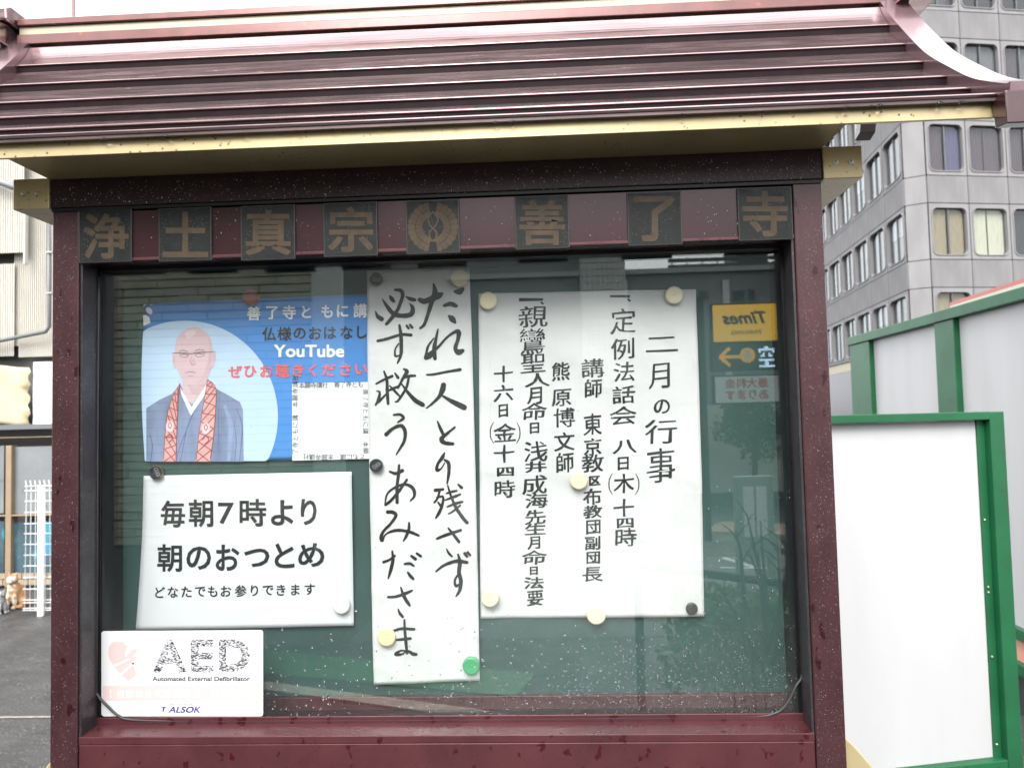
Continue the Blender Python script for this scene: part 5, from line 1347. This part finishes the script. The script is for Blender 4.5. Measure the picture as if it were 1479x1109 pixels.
# plants
leafm = mat('leaf_green', (0.045, 0.075, 0.03), .6, vary=.3, vscale=3); barkm = mat('bark', (0.05, 0.04, 0.03), .8, vary=.2)
def leaves(mb, c, R_, n, size, rnd):
    for _ in range(n):
        while True:
            p = Vector((rnd.uniform(-1, 1), rnd.uniform(-1, 1), rnd.uniform(-1, 1)))
            if .35 < p.length < 1: break
        p = Vector(c) + Vector((p.x * R_[0], p.y * R_[1], p.z * R_[2]))
        a_ = Vector((rnd.uniform(-1, 1), rnd.uniform(-1, 1), rnd.uniform(-1, 1))).normalized(); b_ = a_.cross(Vector((rnd.random(), rnd.random(), rnd.random()))).normalized()
        mb.add([tuple(p), tuple(p + a_ * size * .5 + b_ * size * .3), tuple(p + a_ * size), tuple(p + a_ * size * .5 - b_ * size * .3)], [(0, 1, 2, 3)])
rn = random.Random(3)
tc_ = V(1085, 615, -12); tr = thing('tree', 'dark leafy garden tree reflected in front of the pale wall', 'tree', (tc_[0], -12, 0))
mb = MB()
for dx, dz, r_ in ((0, 0, .45), (.3, .1, .35), (-.3, -.05, .35), (.05, .35, .3), (.15, -.3, .4), (-.25, .3, .22)): leaves(mb, (tc_[0] + dx, -12, tc_[2] + dz), (r_, r_, r_ * .8), 420, .09, rn)
mb.build('crown', leafm, tr)
MB().tube([(tc_[0], -12, 0), (tc_[0] + .05, -12, tc_[2] - .4), (tc_[0], -12, tc_[2] + .2)], [.06, .045, .02], 7).build('trunk', barkm, tr)
# bare shrub close behind the camera, right
bY = -1.15
bs_c = V(1100, 900, bY); bs = thing('bare_shrub', 'bare-branched winter shrub reflected at the lower right of the glass', 'shrub', (bs_c[0], bY, 0))
mb = MB()
def br(pts, r0, twigs=4):
    P3 = [Vector(V(x, y_, bY + dy)) for x, y_, dy in pts]; n = len(P3)
    mb.tube(P3, [r0 * (1 - .75 * i / (n - 1)) for i in range(n)], 6)
    for k in range(twigs):
        i = rn.randrange(0, n - 1); t = rn.random(); p = P3[i].lerp(P3[i + 1], t)
        d_ = Vector((rn.uniform(-1, 1), rn.uniform(-.5, .5), rn.uniform(.3, 1.2))).normalized() * rn.uniform(.03, .09)
        mb.tube([p, p + d_ * .5 + Vector((0, 0, .004)), p + d_], [.0022, .0018, .001], 5)
for b_ in ([(1108, 950, 0), (1104, 850, .02), (1090, 790, .04), (1080, 745, .05)], [(1108, 950, 0), (1108, 860, 0), (1102, 800, 0), (1099, 752, 0)], [(1076, 950, .03), (1075, 860, .03), (1071, 800, .04), (1063, 766, .05)],
           [(1120, 950, -.03), (1128, 870, -.03), (1126, 820, -.02), (1124, 786, 0)], [(1110, 940, .03), (1135, 850, .05), (1138, 800, .05), (1131, 775, .05)], [(1106, 900, 0), (1100, 850, -.04), (1088, 810, -.06)], [(1100, 960, .02), (1060, 880, .03), (1035, 845, .04)], [(1115, 960, 0), (1150, 890, .02), (1165, 850, .02)]):
    br(b_, .0075, 7)
mb.build('branches', barkm, bs, smooth=True)
zf = V(1090, 905, bY)[2]
# evergreen foliage below the rail
eg = thing('hedge_bush', 'yellow-green low bush reflected beneath the dark rail at lower right', 'bush', (bs_c[0] + .1, bY - .35, 0))
mb = MB(); mbst = MB()
zq = float(V(1090, 872, bY - .35)[2])
for k in range(13):
    x = bs_c[0] - .16 + k * .035; leaves(mb, (x, bY - .35 + rn.uniform(-.08, .08), zq - .05 + rn.uniform(-.04, .04)), (.06, .07, .09), 120, .03, rn)
for k in range(12):
    x = bs_c[0] - .17 + k * .04; leaves(mb, (x, bY - .38 + rn.uniform(-.08, .08), zq - .2 + rn.uniform(-.05, .05)), (.07, .07, .10), 110, .032, rn)
for k in range(4): mbst.tube([(bs_c[0] + .04 * k, bY - .37, 0), (bs_c[0] + .03 * k, bY - .36, zq - .08)], [.007, .004], 5)
mb.build('foliage', mat('leaf_yellow_green', (0.10, 0.15, 0.045), .6, vary=.3, vscale=9), eg); mbst.build('stems', barkm, eg)
rl = thing('hand_rail', 'dark pipe handrail crossing the reflection behind the bare shrub', 'railing', (bs_c[0], bY - .2, 0))
p1 = V(1000, 826, bY - .2); p2 = V(1200, 852, bY - .2)
MB().tube([tuple(p1 + (p1 - p2) * .5), tuple(p2)], .013, 8).build('rail', M_BLACK, rl, smooth=True)
for t in (-.4, 1.0): q_ = p1 + (p2 - p1) * t; MB().tube([(q_[0], q_[1], 0), (q_[0], q_[1], q_[2])], .013, 8).build('rail_post', M_BLACK, rl, smooth=True)

# street markings behind the camera
def sheet(name, pts, z, m): return struct(MB().add([(p[0], p[1], z) for p in pts], [tuple(range(len(pts)))]).build(name, m))
struct(MB().add([(-12, -7.6, .004), (25, -8.6, .004), (25, -5.4, .004), (-12, -4.4, .004)], [(0, 1, 2, 3)]).build('road', mat('road_asphalt', (0.10, 0.10, 0.10), .6, 0, .5, vary=.2, vscale=2, bump=.3, bscale=60)))
wl = mat('road_paint', (0.72, 0.72, 0.70), .6, vary=.1, vscale=6)
def strip(name, a_, b_, w_, z, m):
    A_ = VG(*a_); B_ = VG(*b_); d_ = (B_ - A_)[:2]; d_ = d_ / np.linalg.norm(d_); s_ = np.array([-d_[1], d_[0]]) * w_ / 2
    return sheet(name, [A_[:2] + s_, B_[:2] + s_, B_[:2] - s_, A_[:2] - s_], z, m)
strip('road_marking', (1030, 716), (1200, 722), .12, .008, wl)
strip('road_marking', (1045, 806), (1095, 822), .08, .008, wl)
strip('road_marking', (1040, 821), (1110, 822), .06, .012, wl)
strip('pink_pavement', (1030, 760), (1260, 770), 1.1, .008, mat('pink_paving', (0.30, 0.19, 0.15), .7, vary=.15, vscale=5))
strip('green_lane', (250, 945), (760, 990), .42, .008, mat('green_lane_paint', (0.07, 0.20, 0.10), .6, vary=.2, vscale=6))
strip('pale_kerb', (200, 968), (740, 1040), .12, .012, mat('pale_kerb_stone', (0.50, 0.46, 0.38), .7, vary=.2, vscale=8))
